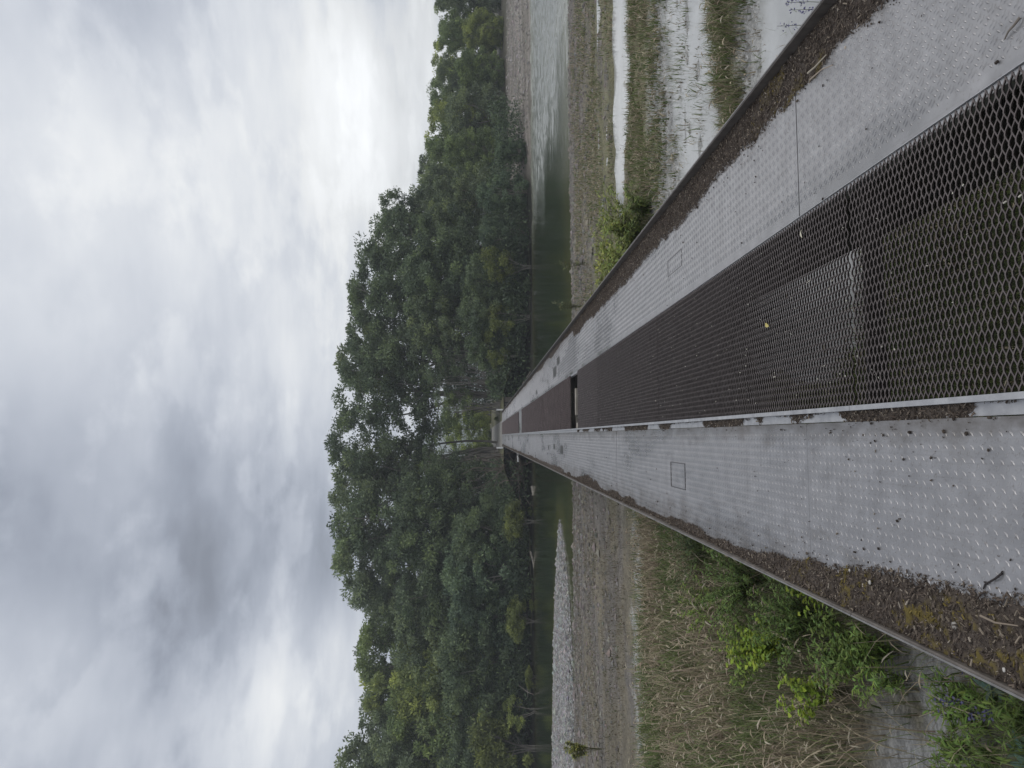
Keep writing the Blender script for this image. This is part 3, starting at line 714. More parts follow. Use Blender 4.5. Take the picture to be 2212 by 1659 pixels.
# ------------------------------------------------------------------ trees
def leaf_quads(c, d, L, W, up=None):
    """rhombic leaves: centre c, direction d"""
    n = len(c); r = rng.standard_normal((n, 3)); s = np.cross(d, r); s /= np.linalg.norm(s, axis=1)[:, None] + 1e-9
    V = np.stack([c - d * L[:, None] * .5, c + s * W[:, None] * .5, c + d * L[:, None] * .5, c - s * W[:, None] * .5], 1)
    return V.reshape(-1, 3), np.arange(4 * n).reshape(n, 4)
def unit(v): return v / (np.linalg.norm(v, axis=-1, keepdims=True) + 1e-9)
def tree_mesh(seed, nst, spread, crown0, nclump, rc, nleaf, L, W, bare=.0, stem_r=.012, droop=.2, dome=.5, up=.35):
    """unit-height tree: several curved stems, limbs, leaf clumps at their ends. Returns (trunk V,F), (leaf V,F,tint)"""
    g = np.random.default_rng(seed); mb = MB(); tips = []
    for s in range(nst):
        az = g.uniform(0, 6.28); lean = spread * g.uniform(.15, 1.); hs = g.uniform(.72, .95) if s else .95
        t = np.linspace(0, 1, 9); off = lean * (t ** 1.3) + .02 * np.sin(t * 9 + g.uniform(0, 6))
        wob = .015 * np.sin(t * 7 + g.uniform(0, 6))
        b0 = g.normal(0, .012 * nst ** .5, 2)
        pts = np.stack([b0[0] + np.cos(az) * off - np.sin(az) * wob, b0[1] + np.sin(az) * off + np.cos(az) * wob, hs * t - .01], 1)
        r0 = stem_r * g.uniform(.6, 1.2)
        mb.tube(pts, r0 * (1 - .82 * t), 6)
        nb = max(5, int(16 / nst ** .5))
        for q in range(nb):
            tb = g.uniform(crown0 * .9, .97); p0 = np.array([np.interp(tb, t, pts[:, k]) for k in range(3)])
            a2 = az + g.normal(0, 1.3); ln = spread * g.uniform(.35, .85) * (1.15 - .7 * tb) + .05
            dr = np.array([math.cos(a2), math.sin(a2), g.uniform(up * .4, up * 2.4)]); dr /= np.linalg.norm(dr)
            u = np.linspace(0, 1, 5)[:, None]; bp = p0 + dr * ln * u + np.array([0, 0, -droop]) * ln * u ** 2 * .6 + g.normal(0, .012, (5, 3)) * u
            mb.tube(bp, r0 * .42 * (1 - tb * .5) * (1 - .8 * u[:, 0]), 4)
            if g.random() > bare: tips += [(bp[3], .8), (bp[4], 1.)]
        tips.append((pts[-1], 1.)); tips.append((pts[-2] + g.normal(0, .02, 3), 1.))
    # extra clumps over the dome
    while len(tips) < nclump:
        a = g.uniform(0, 6.28); zz = g.uniform(crown0, .99); rr = spread * (math.sin(np.pi * ((zz - crown0) / (1 - crown0)) ** .75 * .92 + .08) ** .6) * g.uniform(dome, 1.0)
        tips.append((np.array([rr * math.cos(a), rr * math.sin(a), zz]), g.uniform(.7, 1.1)))
    Vl = []; T = []
    for (c, s) in tips:
        n = int(nleaf * s * g.uniform(.5, 1.4)); r = rc * s * g.uniform(.6, 1.3)
        d = unit(g.standard_normal((n, 3))); q = d * (g.random((n, 1)) ** .45) * r * np.array([1, 1, .75])
        pos = c + q
        dirs = unit(d * .8 + np.array([0, 0, up - droop]) + g.standard_normal((n, 3)) * .5)
        V, _ = leaf_quads(pos, dirs, L * g.uniform(.6, 1.3, n), W * g.uniform(.7, 1.3, n)); Vl.append(V)
        T.append(np.repeat(np.clip(g.normal(.47, .17) + g.normal(0, .13, n), 0, 1), 4))
    V = np.concatenate(Vl); return mb.get(), (V, np.arange(len(V)).reshape(-1, 4), np.concatenate(T))

VAR = {}
def variant(key, **k):
    (tv, tf), (lv, lf, lt) = tree_mesh(**k)
    c = build('crown', lv, lf, M_LEAF, None, False, None, lt); t = build('trunk', tv, tf, M_BARK, None, True)
    VAR[key] = (c, t, [False])
for q in range(3):
    variant('tall%d' % q, seed=10 + q, nst=4, spread=.25, crown0=.30, nclump=170, rc=.058, nleaf=150, L=.022, W=.0085)
    variant('airy%d' % q, seed=20 + q, nst=7, spread=.30, crown0=.42, nclump=150, rc=.058, nleaf=150, L=.021, W=.008, bare=.25, stem_r=.010)
    variant('bush%d' % q, seed=30 + q, nst=5, spread=.46, crown0=.0, nclump=150, rc=.10, nleaf=150, L=.046, W=.016, dome=.55, stem_r=.014)
    variant('round%d' % q, seed=40 + q, nst=3, spread=.34, crown0=.10, nclump=170, rc=.078, nleaf=150, L=.031, W=.0115, dome=.6)
    variant('thicket%d' % q, seed=50 + q, nst=14, spread=.22, crown0=.52, nclump=100, rc=.055, nleaf=80, L=.022, W=.008, bare=.45, stem_r=.0085)
variant('sprig0', seed=71, nst=5, spread=.42, crown0=.42, nclump=30, rc=.12, nleaf=120, L=.05, W=.02, bare=.3, stem_r=.012)
variant('sprig1', seed=72, nst=4, spread=.5, crown0=.38, nclump=26, rc=.13, nleaf=120, L=.05, W=.02, bare=.3, stem_r=.012)
variant('sprig2', seed=73, nst=6, spread=.7, crown0=.15, nclump=34, rc=.16, nleaf=130, L=.07, W=.026, bare=.2, stem_r=.014)
def base_z(x, y):
    z = float(terrain(np.array([x]), np.array([y]))[0])
    if y > YB1 + .2 and abs(x - .6) < 9: z = max(z, float(-.14 - 2.2 * sstep(2.6, 9, np.array(abs(x - .6)))))
    return z
def tree(name, key, py, top, dist, wid, col, label, group=None, sink=.15, bot=None):
    """py: where its middle stands, top: where its top reaches, dist along the bridge axis, wid: spread scale"""
    p = PY(1042, py, dist); zt = H + (1042 - top) * dist / FPX
    zb = base_z(p[0], dist) - sink
    if zb < ZW - .3: zb = ZW - .3
    h = zt - zb
    c0, t0, used = VAR[key]
    r = empty(name, (p[0], dist, zb)); tag(r, label, 'tree' if name.endswith('tree') else 'bush', group)
    rz = rng.uniform(0, 6.28)
    for s_, nm in ((c0, 'crown'), (t0, 'trunk')):
        if not used[0]: o = s_; o.name = nm; o.parent = r
        else: o = inst(nm, s_, r)
        o.scale = (h * wid, h * wid, h); o.rotation_euler = (0, 0, rz)
        if nm == 'crown':
            v = rng.uniform(.88, 1.14); o.color = (col[0] * v, col[1] * v, col[2] * v, 1)
    used[0] = True
    return r
DG = (.130, .174, .098); MG = (.180, .238, .100); GG = (.180, .226, .128); YG = (.165, .195, .068); LG = (.285, .335, .115); BG = (.130, .182, .115)
GB = 'trees along the far bank'
back = [  # (py, top, dist, variant, width, colour, label)
 (-70, 940, 96, 'round0', 1.0, LG, 'far pale green tree at the right end of the far bank, cut by the frame'),
 (35, 937, 94, 'round1', 1.1, MG, 'far grey green tree at the right end, above the brown beach'),
 (120, 931, 92, 'round2', 1.15, LG, 'far yellowish tree behind the beach, second from the right end'),
 (205, 926, 92, 'round0', 1.1, MG, 'far rounded tree behind the brown beach, beside the tall silvery willow'),
 (290, 915, 90, 'round1', 1.1, LG, 'far light green tree just right of the stepped skyline'),
 (370, 903, 86, 'round2', 1.1, GG, 'grey green tree where the skyline starts to climb'),
 (440, 888, 80, 'tall0', 1.3, GG, 'grey green tree below the first step of the skyline'),
 (472, 812, 78, 'tall1', .8, DG, 'thin dark treetop standing at the first step of the skyline'),
 (530, 776, 76, 'tall1', 1.1, DG, 'dark tall tree at the second step of the skyline'),
 (605, 758, 75, 'tall2', 1.15, DG, 'dark tall tree left of the second skyline step'),
 (690, 750, 74, 'airy1', 1.1, DG, 'tall open tree with sky showing under its crown, right of the bridge end'),
 (770, 738, 73, 'airy2', 1.1, GG, 'tall open tree with many stems, second right of the bridge end'),
 (850, 733, 72, 'airy0', 1.1, DG, 'tall leaning tree nearest the bridge end on the right'),
 (965, 717, 72, 'airy1', 1.0, DG, 'tallest open tree directly over the bridge end'),
 (1045, 724, 73, 'airy2', 1.05, GG, 'tall open tree just left of the bridge end'),
 (1130, 735, 73, 'tall0', 1.15, DG, 'tall dense tree left of the bridge, third from the gap'),
 (1215, 733, 74, 'tall1', 1.1, GG, 'tall tree at the left shoulder of the skyline'),
 (1275, 768, 76, 'airy0', .8, GG, 'thin treetop beside the left dip of the skyline'),
 (1345, 792, 76, 'tall2', 1.2, MG, 'tree in the left dip of the skyline'),
 (1420, 785, 75, 'tall0', 1.0, MG, 'tree with a spiky top in the left dip of the skyline'),
 (1495, 790, 75, 'round1', .9, LG, 'light green tree below the left rise of the skyline'),
 (1570, 770, 73, 'tall1', 1.2, GG, 'grey green tree where the skyline rises at the left'),
 (1650, 748, 72, 'tall2', 1.2, GG, 'tall grey tree at the left edge of the photo'),
 (1735, 740, 72, 'tall0', 1.2, MG, 'tree cut by the left edge of the photo'),
 (-15, 946, 88, 'bush1', .62, GG, 'tall grey green tree at the right end, in front of the farthest ones'),
 (75, 950, 88, 'bush2', .62, MG, 'dense mid green tree behind the beach, third from the right end'),
 (165, 944, 87, 'bush0', .62, GG, 'dense grey green tree behind the beach, fourth from the right end'),
 (250, 938, 86, 'bush1', .62, LG, 'dense light tree behind the large silvery willow'),
 (325, 926, 84, 'bush2', .62, MG, 'dense mid green tree where the beach ends'),
 (405, 910, 80, 'bush0', .62, GG, 'dense grey tree above the feathery waterside willow'),
]
for (py, top, d, key, w, c, lab) in back: tree('willow_tree', key, py, top, d, w, c, lab, GB)
mid = [
 (60, 1000, 84, 'bush0', .9, LG, 'low light bush at the top of the brown beach, right end'),
 (150, 985, 82, 'bush1', .9, MG, 'mid green bush at the top of the brown beach'),
 (245, 965, 80, 'bush2', .95, GG, 'large rounded silvery willow behind the brown beach'),
 (330, 960, 74, 'round0', 1.0, MG, 'rounded tree between the beach and the feathery waterside willow'),
 (430, 925, 68, 'round1', 1.1, GG, 'grey green tree behind the feathery waterside willow'),
 (520, 890, 67, 'round2', 1.0, DG, 'dark tree behind the left part of the waterside willow'),
 (600, 868, 67, 'round0', 1.0, DG, 'dark dense tree under the second skyline step'),
 (685, 880, 66, 'round1', .95, GG, 'grey dense tree below the open crowns, right of the bridge'),
 (760, 905, 66, 'thicket0', 1.1, DG, 'thicket of slanting stems right of the bridge end'),
 (820, 915, 65, 'thicket1', 1.2, DG, 'thicket of pale upright stems beside the bridge end'),
 (880, 935, 66, 'thicket2', 1.2, MG, 'slender stems at the right rim of the light gap'),
 (998, 905, 66, 'thicket0', 1.1, DG, 'bare fan of stems at the left rim of the light gap'),
 (1070, 860, 66, 'round2', .9, DG, 'dark dense tree left of the bare fan of stems'),
 (1150, 850, 66, 'round0', .95, DG, 'dark dense tree in the middle of the left bank'),
 (1230, 850, 66, 'round1', .95, DG, 'dark bluish tree under the left shoulder of the skyline'),
 (1310, 862, 66, 'round2', .95, DG, 'dark tree under the left skyline dip'),
 (1390, 860, 66, 'round0', .95, GG, 'grey green tree under the spiky treetop'),
 (1465, 850, 66, 'round1', .95, LG, 'bright yellowish tree in the left part of the bank'),
 (1545, 845, 66, 'round2', .95, MG, 'mid green tree with slanting stems at the left'),
 (1630, 830, 66, 'round0', .95, GG, 'grey green tree near the left photo edge'),
 (1715, 830, 66, 'round1', .95, MG, 'tree behind the yellow green bush, cut by the left edge'),
]
for (py, top, d, key, w, c, lab) in mid: tree('willow_tree', key, py, top, d, w, c, lab, GB)
GF_ = 'bushes at the far waterline'
front = [
 (325, 1072, 60.4, 'bush0', .85, BG, 'right tip of the feathery willow overhanging the water'),
 (415, 1034, 59.4, 'bush1', .85, BG, 'large feathery blue green willow overhanging the water'),
 (505, 1040, 59.4, 'bush2', .85, BG, 'left half of the feathery blue green waterside willow'),
 (590, 1010, 60.4, 'bush0', .95, DG, 'dark bush behind the first yellow green clump'),
 (675, 1000, 60.4, 'bush1', .95, DG, 'dark bush at the waterline behind the pale fallen log'),
 (755, 1010, 60.4, 'bush2', .95, DG, 'dark bush at the waterline right of the bridge'),
 (830, 1050, 60.4, 'bush0', .95, DG, 'low dark bush tucked beside the bridge end, right'),
 (1085, 1040, 60.4, 'bush1', .95, DG, 'dark bush left of the tangled roots'),
 (1160, 985, 60.4, 'bush2', .95, DG, 'dark dense bush on the left bank above a yellow clump'),
 (1245, 965, 60.4, 'bush0', 1., BG, 'dark bluish bush above the bleached dead branch'),
 (1330, 980, 60.4, 'bush1', 1., BG, 'dark bluish bush behind the second yellow clump'),
 (1415, 960, 60.4, 'bush2', .95, DG, 'dark bush with drooping sprays on the left bank'),
 (1500, 965, 60.4, 'bush0', .95, DG, 'dark bush right of the big yellow green bush'),
 (1590, 990, 60.4, 'bush1', .95, DG, 'dark bush shading the left bank'),
 (1690, 960, 60.4, 'bush2', .95, DG, 'dark bush cut by the left photo edge'),
]
for (py, top, d, key, w, c, lab) in front: tree('waterside_bush', key, py, top, d, w, c, lab, GF_)
GY_ = 'yellow green clumps at the far waterline'
for (py, top, d, key, w, c, lab) in [
 (575, 1035, 58.3, 'sprig0', .8, YG, 'yellow green clump before the dark bushes, farthest right'),
 (683, 1045, 58.3, 'sprig1', .75, YG, 'yellow green clump above the pale fallen log'),
 (768, 1050, 58.3, 'sprig0', .7, YG, 'small yellow green clump nearest the bridge on the right'),
 (1128, 1088, 57.3, 'sprig2', 1.0, YG, 'low yellow green clump left of the tangled roots'),
 (1345, 1092, 57.3, 'sprig2', 1.1, YG, 'low yellow green clump in the middle of the left bank'),
 (1463, 1132, 57.3, 'sprig2', 1.5, YG, 'tiny yellow green clump at the water, left'),
 (1535, 1085, 57.6, 'sprig1', 1.1, LG, 'olive green clump right of the big yellow green bush'),
 (1618, 1020, 57.6, 'sprig2', .8, YG, 'big yellow green bush leaning over the water at the left edge')]:
    tree('waterside_bush', key, py, top, d, w, c, lab, GY_, sink=.1)
# beyond the bridge end
tree('garden_tree', 'round0', 935, 962, 92, 1.2, (.27, .33, .10), 'bright green tree seen through the gap beyond the bridge end', None)
tree('garden_tree', 'round2', 900, 1000, 100, 1.1, (.33, .36, .09), 'yellow green tree in the gap, right of the bright one', None)
tree('garden_tree', 'bush1', 985, 1005, 84, .9, (.17, .21, .08), 'darker green bush at the left of the gap beyond the bridge end', None)
tree('low_bush', 'bush0', 905, 1068, 70, .9, YG, 'low yellowish bush beside the path at the bridge end', None)

# undergrowth closing the bank under the trees
n = 60000; x = rng.uniform(-62, 30, n); y = 57.7 + 6.5 * rng.random(n); hh = (1.2 + 2.6 * fbm(x * .35, y * .5)) * np.where((y < 60) & (x > 20), 0., 1.) * np.where(np.abs(x - .6) < 2.6, 0.0, 1.)
x2 = rng.uniform(-60, 21, 90000); k2 = np.abs(x2 - .3) > 3.0; x = np.concatenate([x, x2[k2]]); y = np.concatenate([y, rng.uniform(74, 82, k2.sum())]); hh = np.concatenate([hh, 4.5 + 5 * fbm(x2[k2] * .2, x2[k2] * 0)])
k = hh > .1; x, y, hh = x[k], y[k], hh[k]; z = np.maximum(terrain(x, y), ZW) + hh * rng.random(len(x)) ** .7
V, F = leaf_quads(np.stack([x, y, z], 1), unit(rng.standard_normal((len(x), 3)) + [0, 0, .4]), rng.uniform(.2, .42, len(x)), rng.uniform(.08, .15, len(x)))
o = build('undergrowth', V, F, M_LEAF, None, False, None, np.repeat(rng.uniform(.1, .7, len(x)), 4)); o.color = (.10, .14, .08, 1)
tag(o, 'dark undergrowth along the far bank beneath the trees', 'undergrowth', kind='stuff')
n = 5000; x = rng.uniform(24, 62, n); y = rng.uniform(58.2, 78, n); stones('gravel_stones', x, y, np.exp(rng.normal(math.log(.09), .4, n)), 'brown stones strewn over the far beach', (.24, .22, .20))
# tangled roots, driftwood
def tangle(name, c, n, L, r, up, label, cat, mat=M_ROOT, flat=1.):
    mb = MB(); g = np.random.default_rng(n)
    for i in range(n):
        p = np.array([g.normal(0, .6), g.normal(0, .3), g.uniform(0, .5)]); d = unit(np.array([g.normal(0, 1), g.normal(0, .5), g.normal(up, .6)]))
        pts = [p]; ln = L * g.uniform(.4, 1.)
        for q in range(6): d = unit(d + g.normal(0, .28, 3)); p = p + d * ln / 6; pts.append(p)
        pts = np.array(pts) * np.array([1, 1, flat]); rr = r * g.uniform(.4, 1)
        mb.tube(pts, rr * np.linspace(1, .3, 7), 5)
    o = mb.build(name, mat, None, smooth=True); o.location = c; return tag(o, label, cat)
p = PY(1130, 1018, 58.6); tangle('root_tangle', p, 60, 2.4, .055, .5, 'brown tangle of bare roots and dead branches left of the bridge end', 'roots')
p = PY(1095, 1008, 59.2); tangle('root_tangle', p, 24, 4.2, .05, 1.6, 'fan of bare upright stems rising from the tangled roots', 'roots')
def log(pts, r, label, cat='driftwood'):
    mb = MB(); pts = np.array(pts); c = pts.mean(0); mb.tube(pts - c, np.linspace(r, r * .4, len(pts)), 7)
    for q in range(3):
        k = 1 + q % (len(pts) - 2); d = unit(np.array([rng.normal(), rng.normal() * .3, abs(rng.normal()) * .7])); b = pts[k] - c
        d[2] *= .3; mb.tube([b, b + d * .3, b + d * .5 + [0, 0, .04]], [r * .5, r * .3, r * .1], 5)
    o = mb.build('driftwood', M_WOOD, None, smooth=True); o.location = c; return tag(o, label, cat)
log([PY(1152, 700, 58.0), PY(1154, 735, 57.8), PY(1151, 770, 57.9), PY(1148, 800, 58.2), PY(1128, 830, 58.6)], .11, 'long pale fallen log along the waterline right of the bridge')
log([PY(1146, 1190, 58.1), PY(1152, 1215, 57.9), PY(1156, 1245, 57.8), PY(1158, 1270, 57.9)], .09, 'bleached dead branch lying at the waterline of the left bank')
log([PY(1150, 1050, 58.0), PY(1153, 1068, 57.8), PY(1158, 1085, 57.8)], .16, 'short pale driftwood stump left of the tangled roots')
log([PY(1120, 1480, 58.4), PY(1140, 1495, 58.0), PY(1152, 1500, 57.8)], .06, 'small dead branch dipping into the water at the left')

# far abutment of the bridge
ab = tag(empty('abutment', (.6, YB1 + .1, -1.5)), 'dark ribbed steel abutment under the far end of the bridge', 'abutment')
mb = MB(); mb.box(-1.35, 2.6, .05, .35, -1.4, 1.3); mb.build('sheet_wall', M_KERB, ab)
mb = MB()
for q in range(17): mb.box(-1.9 + q * .25, -1.82 + q * .25, -.08, .047, -1.4, 1.3)
mb.build('wall_rib', M_GIRD, ab)
mb = MB(); mb.tube([(-2.7, -.2, .2), (-1.3, -.2, .24)], .08, 8); mb.build('waling_rail', M_WHITE, ab)
for x, lab in ((-.95, 'short white marker post at the left far corner of the bridge'), (2.15, 'short white marker post at the right far corner of the bridge')):
    mb = MB(); mb.box(-.06, .06, -.05, .05, -.1, .42); mb.box(-.075, .075, -.065, .065, .42, .45)
    o = mb.build('marker_post', M_WHITE); o.location = (x, YB1 + .1, 0); tag(o, lab, 'post')
# distant hill seen in the gap
hx = np.linspace(-330, 330, 80); hy = np.linspace(0, 1, 12); HX, HY = np.meshgrid(hx, hy)
HZ = -4 + (44 + 30 * (fbm(HX * .012 + 2, HY * 0) - .5)) * np.sin(HY * np.pi / 2); 
i = np.arange(11)[:, None] * 80 + np.arange(79)[None]
struct(build('hills', np.stack([HX, 690 + HY * 100, HZ], -1).reshape(-1, 3), np.stack([i, i + 1, i + 81, i + 80], -1).reshape(-1, 4), M_GROUND, None, True, np.tile([.10, .12, .09], (80 * 12, 1))))

# ------------------------------------------------------------------ single plants near the bridge
def plant(name, base, nst, h, spread, leafL, leafW, nl, col, label, cat, lean=(0, 0), obov=False, g=None, start=.15, upd=.3):
    g = np.random.default_rng(int(abs(base[0] * 1000) + abs(base[1] * 77)) % 99991); mb = MB(); LV = []; LF = []; LC = []; cnt = 0
    for s in range(nst):
        az = g.uniform(0, 6.28); ln = spread * g.uniform(.2, 1.); hs = h * g.uniform(.6, 1.)
        t = np.linspace(0, 1, 7); pts = np.stack([np.cos(az) * ln * t ** 1.4 + lean[0] * t + g.normal(0, .02), np.sin(az) * ln * t ** 1.4 + lean[1] * t + g.normal(0, .02), hs * (t - .15 * t ** 3)], 1)
        mb.tube(pts, .0055 * (1 - .75 * t) * max(h, .6), 5)
        for q in range(nl):
            tb = g.uniform(start, 1.); p0 = np.array([np.interp(tb, t, pts[:, k]) for k in range(3)])
            a2 = g.uniform(0, 6.28); d = unit(np.array([math.cos(a2), math.sin(a2), g.uniform(upd - .5, upd + .6)]))
            L = leafL * g.uniform(.55, 1.15) * (1.1 - .35 * tb); W = leafW * g.uniform(.75, 1.15)
            sd = unit(np.cross(d, [0, 0, 1.])); nn = np.cross(sd, d)
            u = np.linspace(0, 1, 5); wp = (np.array([.12, .55, .95, .8, .08]) if obov else np.array([.2, .85, 1., .6, .06])) * W / 2
            mid = p0 + d * (L * u)[:, None] - np.array([0, 0, 1]) * (L * .22 * u ** 2)[:, None]
            up_ = nn * (wp * .35)[:, None]
            V = np.concatenate([mid + sd * wp[:, None] + up_, mid, mid - sd * wp[:, None] + up_])
            LV.append(V); LF.append(np.array([[r * 5 + i, r * 5 + i + 1, (r + 1) * 5 + i + 1, (r + 1) * 5 + i] for r in range(2) for i in range(4)]) + cnt); cnt += 15
            LC.append(np.tile(np.array(col) * g.uniform(.6, 1.35) * np.array([g.uniform(.85, 1.15), 1, g.uniform(.8, 1.1)]), (15, 1)))
    r = empty(name, base); tag(r, label, cat)
    V, F = mb.get(); build('stem', V, F, M_BLADE, r, True, np.tile([.10, .10, .045], (len(V), 1)))
    build('foliage', np.concatenate(LV), np.concatenate(LF), M_BLADE, r, True, np.concatenate(LC))
    return r
def gp(px, py, hh=0.):          # foot of a plant whose middle (hh above the ground) is seen there
    z = -1.7
    for _ in range(6):
        q = P(px, py, z + hh); z = float(terrain(q[:1], q[1:2])[0])
    return (q[0], q[1], z - .02)
BRT = (.235, .32, .04); WIL = (.14, .21, .055); LAN = (.19, .28, .07); TEAL = (.10, .16, .125)
plant('sapling', gp(1640, 1400, .5), 18, 1.0, .42, .085, .05, 40, BRT, 'bright yellow green broadleaf sapling in the left meadow, nearest the bridge middle', 'sapling', obov=True, start=.35)
plant('sapling', gp(1740, 1490, .4), 11, .75, .3, .085, .048, 28, BRT, 'smaller bright yellow green sapling on the camera side of the larger one', 'sapling', obov=True, start=.35)
plant('sapling', gp(1720, 1310, .5), 4, .75, .2, .08, .045, 12, BRT, 'small broadleaf sapling right under the left kerb', 'sapling', obov=True, start=.45)
plant('willow_shrub', gp(1580, 1260, .45), 44, 1.05, .75, .075, .02, 60, WIL, 'dark green willow shrub beside the left kerb, farther one', 'shrub', start=.1)
plant('willow_shrub', gp(1690, 1340, .45), 40, .95, .6, .075, .02, 60, WIL, 'dark green willow shrub around the bright sapling', 'shrub', start=.1)
plant('willow_shrub', gp(1480, 1190, .4), 34, .9, .8, .075, .02, 50, (.10, .14, .05), 'olive willow shrub at the far end of the green strip', 'shrub', start=.1)
plant('willow_shrub', gp(1610, 1400, .4), 30, .8, .5, .08, .024, 46, (.19, .265, .055), 'yellow green willow shrub left of the bright sapling', 'shrub', start=.1)
plant('willow_shrub', gp(1800, 1400, .4), 28, .7, .45, .08, .022, 44, (.16, .23, .055), 'green willow shrub between the small sapling and the kerb', 'shrub', start=.1)
plant('willow_shrub', gp(1510, 1310, .35), 28, .7, .6, .08, .022, 40, (.20, .28, .06), 'pale green low shrub at the edge of the straw grass', 'shrub', start=.1)
plant('lance_weed', gp(1850, 1410, .35), 12, .75, .25, .10, .020, 34, LAN, 'lance leaved weed with upright tips below the left kerb', 'weed', upd=.5)
plant('lance_weed', gp(1880, 1470, .3), 10, .6, .25, .09, .018, 30, LAN, 'shorter lance leaved weed next to the grey silt patch', 'weed', upd=.5)
plant('lance_weed', gp(1800, 1425, .3), 14, .68, .3, .09, .018, 34, WIL, 'dark lance leaved weed behind the upright one', 'weed', upd=.5)
plant('mullein', gp(2175, 1625, .2), 3, .26, .12, .20, .055, 12, TEAL, 'blue green rosette plant with broad leaves at the bottom left corner', 'plant', upd=.35)
plant('mullein', gp(2150, 1480, .15), 3, .22, .1, .15, .04, 10, TEAL, 'small blue green rosette below the kerb corner', 'plant', upd=.35)
for k, (px, py, lab) in enumerate([(2080, 1560, 'lush low green herb left of the grey silt, nearest the kerb corner'), (2130, 1530, 'lush green herb beside the blue green rosette'), (2060, 1620, 'lush green herb at the left photo edge'), (2190, 1560, 'lush green herb under the rosette'), (2110, 1640, 'grassy green herb at the bottom left of the photo'), (2060, 1500, 'green herb between silt patch and kerb')]):
    plant('green_herb', gp(px, py, .12), 14, .34, .22, .10, .016, 16, (.15, .23, .05), lab, 'herb', upd=.6, start=.05)
# right: willow bush on the near shore
plant('willow_shrub', gp(1345, 500, .5), 40, 1.25, 1.5, .20, .045, 44, (.235, .28, .075), 'bright willow bush on the right shore beside the far puddle', 'shrub', start=.12)
plant('willow_shrub', gp(1320, 570, .4), 34, 1.05, 1.3, .20, .045, 40, (.27, .30, .08), 'yellowish willow bush on the right shore beside the bridge', 'shrub', start=.12)
plant('willow_shrub', gp(1375, 450, .3), 24, .8, .9, .16, .04, 34, (.15, .19, .06), 'low willow bush at the end of the long puddle', 'shrub', start=.12)
plant('willow_sprig', gp(1245, 570, .3), 5, 1.3, .3, .2, .04, 22, (.14, .15, .07), 'thin upright willow sprig at the right water edge', 'sprig')
plant('willow_sprig', gp(1240, 660, .3), 6, 1.4, .4, .2, .04, 22, (.14, .15, .07), 'second thin willow sprig close to the right kerb', 'sprig')
# sapling on the left gravel
plant('young_tree', gp(1300, 1618, 0.), 9, 1.35, .30, .13, .06, 90, (.30, .31, .085), 'small yellow green tree alone on the left gravel shore', 'tree', start=.5)
# flowers
def flower_spike(px, py, hh, h, col, label):
    b = gp(px, py, hh); mb = MB(); mb.tube([(0, 0, 0), (.01, .01, h * .5), (.0, .02, h)], [.004, .003, .002], 5)
    r = empty('flower_stalk', b); tag(r, label, 'flower'); V, F = mb.get(); build('stem', V, F, M_BLADE, r, True, np.tile([.09, .10, .05], (len(V), 1)))
    n = 34; t = rng.random(n); c = np.stack([.02 * rng.standard_normal(n), .015 + .02 * rng.standard_normal(n), h * (.55 + .45 * t)], 1)
    V, F = leaf_quads(c, unit(rng.standard_normal((n, 3))), np.full(n, .026), np.full(n, .016))
    build('blossom', V, F, M_BLADE, r, False, np.tile(np.array(col), (len(V), 1)) * np.repeat(rng.uniform(.6, 1.3, (n, 1)), 4, 0)); return r
BLU = (.15, .14, .27)
flower_spike(2105, 1450, .35, .45, BLU, 'blue flower spike leaning just under the left kerb')
flower_spike(2120, 1545, .3, .4, BLU, 'dark blue flower spike in the green herbs')
flower_spike(2052, 1520, .3, .4, BLU, 'blue flower spike beside the grey silt patch')
flower_spike(1725, 4, .35, .5, BLU, 'blue flower spike beside the right puddle at the photo edge')
flower_spike(1745, 20, .4, .6, BLU, 'second blue flower spike by the right kerb, nearer to the camera')
flower_spike(1715, 55, .3, .5, BLU, 'shorter blue flower spike by the right kerb')
def stalks(name, spots, hrange, label, headc=(.45, .39, .28)):
    for (px, py, dx, dy, h, lab) in spots:
        b = gp(px, py, 0.); r = empty(name, b); tag(r, lab, 'grass stalk', label)
        t = np.linspace(0, 1, 8); pts = np.stack([dx * t ** 1.6, dy * t ** 1.6, h * (t - .12 * t ** 3)], 1); mb = MB(); mb.tube(pts, .0028 * (1 - .5 * t), 4)
        V, F = mb.get(); build('stem', V, F, M_BLADE, r, True, np.tile([.22, .19, .11], (len(V), 1)))
        n = 40; u = rng.random(n); c = np.stack([np.interp(.82 + .18 * u, t, pts[:, k]) for k in range(3)], 1) + rng.normal(0, .006, (n, 3))
        V, F = leaf_quads(c, unit(rng.standard_normal((n, 3)) + [0, 0, 1]), np.full(n, .02), np.full(n, .006)); build('seed_head', V, F, M_BLADE, r, False, np.tile(np.array(headc), (len(V), 1)))
stalks('grass_stalk', [(1980, 1580, .1, .5, .95, 'long pale grass stalk leaning over the silt patch'), (2010, 1600, .0, .45, .9, 'second pale stalk leaning over the silt patch'), (1995, 1640, -.1, .5, .85, 'pale stalk lowest of the leaning group'),
  (1960, 1500, .25, .5, .9, 'tall thin stalk reaching toward the left kerb'), (1900, 1440, .2, .4, .9, 'thin stalk with a braided seed head beside the sapling'), (2120, 1600, .0, .6, .8, 'dark stalk lying across the green herbs'),
  (2080, 1650, .1, .5, .8, 'stalk at the left photo edge above the herbs'), (1850, 1600, .0, .3, .8, 'stalk with bent head in the dry meadow')], (.6, 1), 'tall grass stalks left of the bridge')

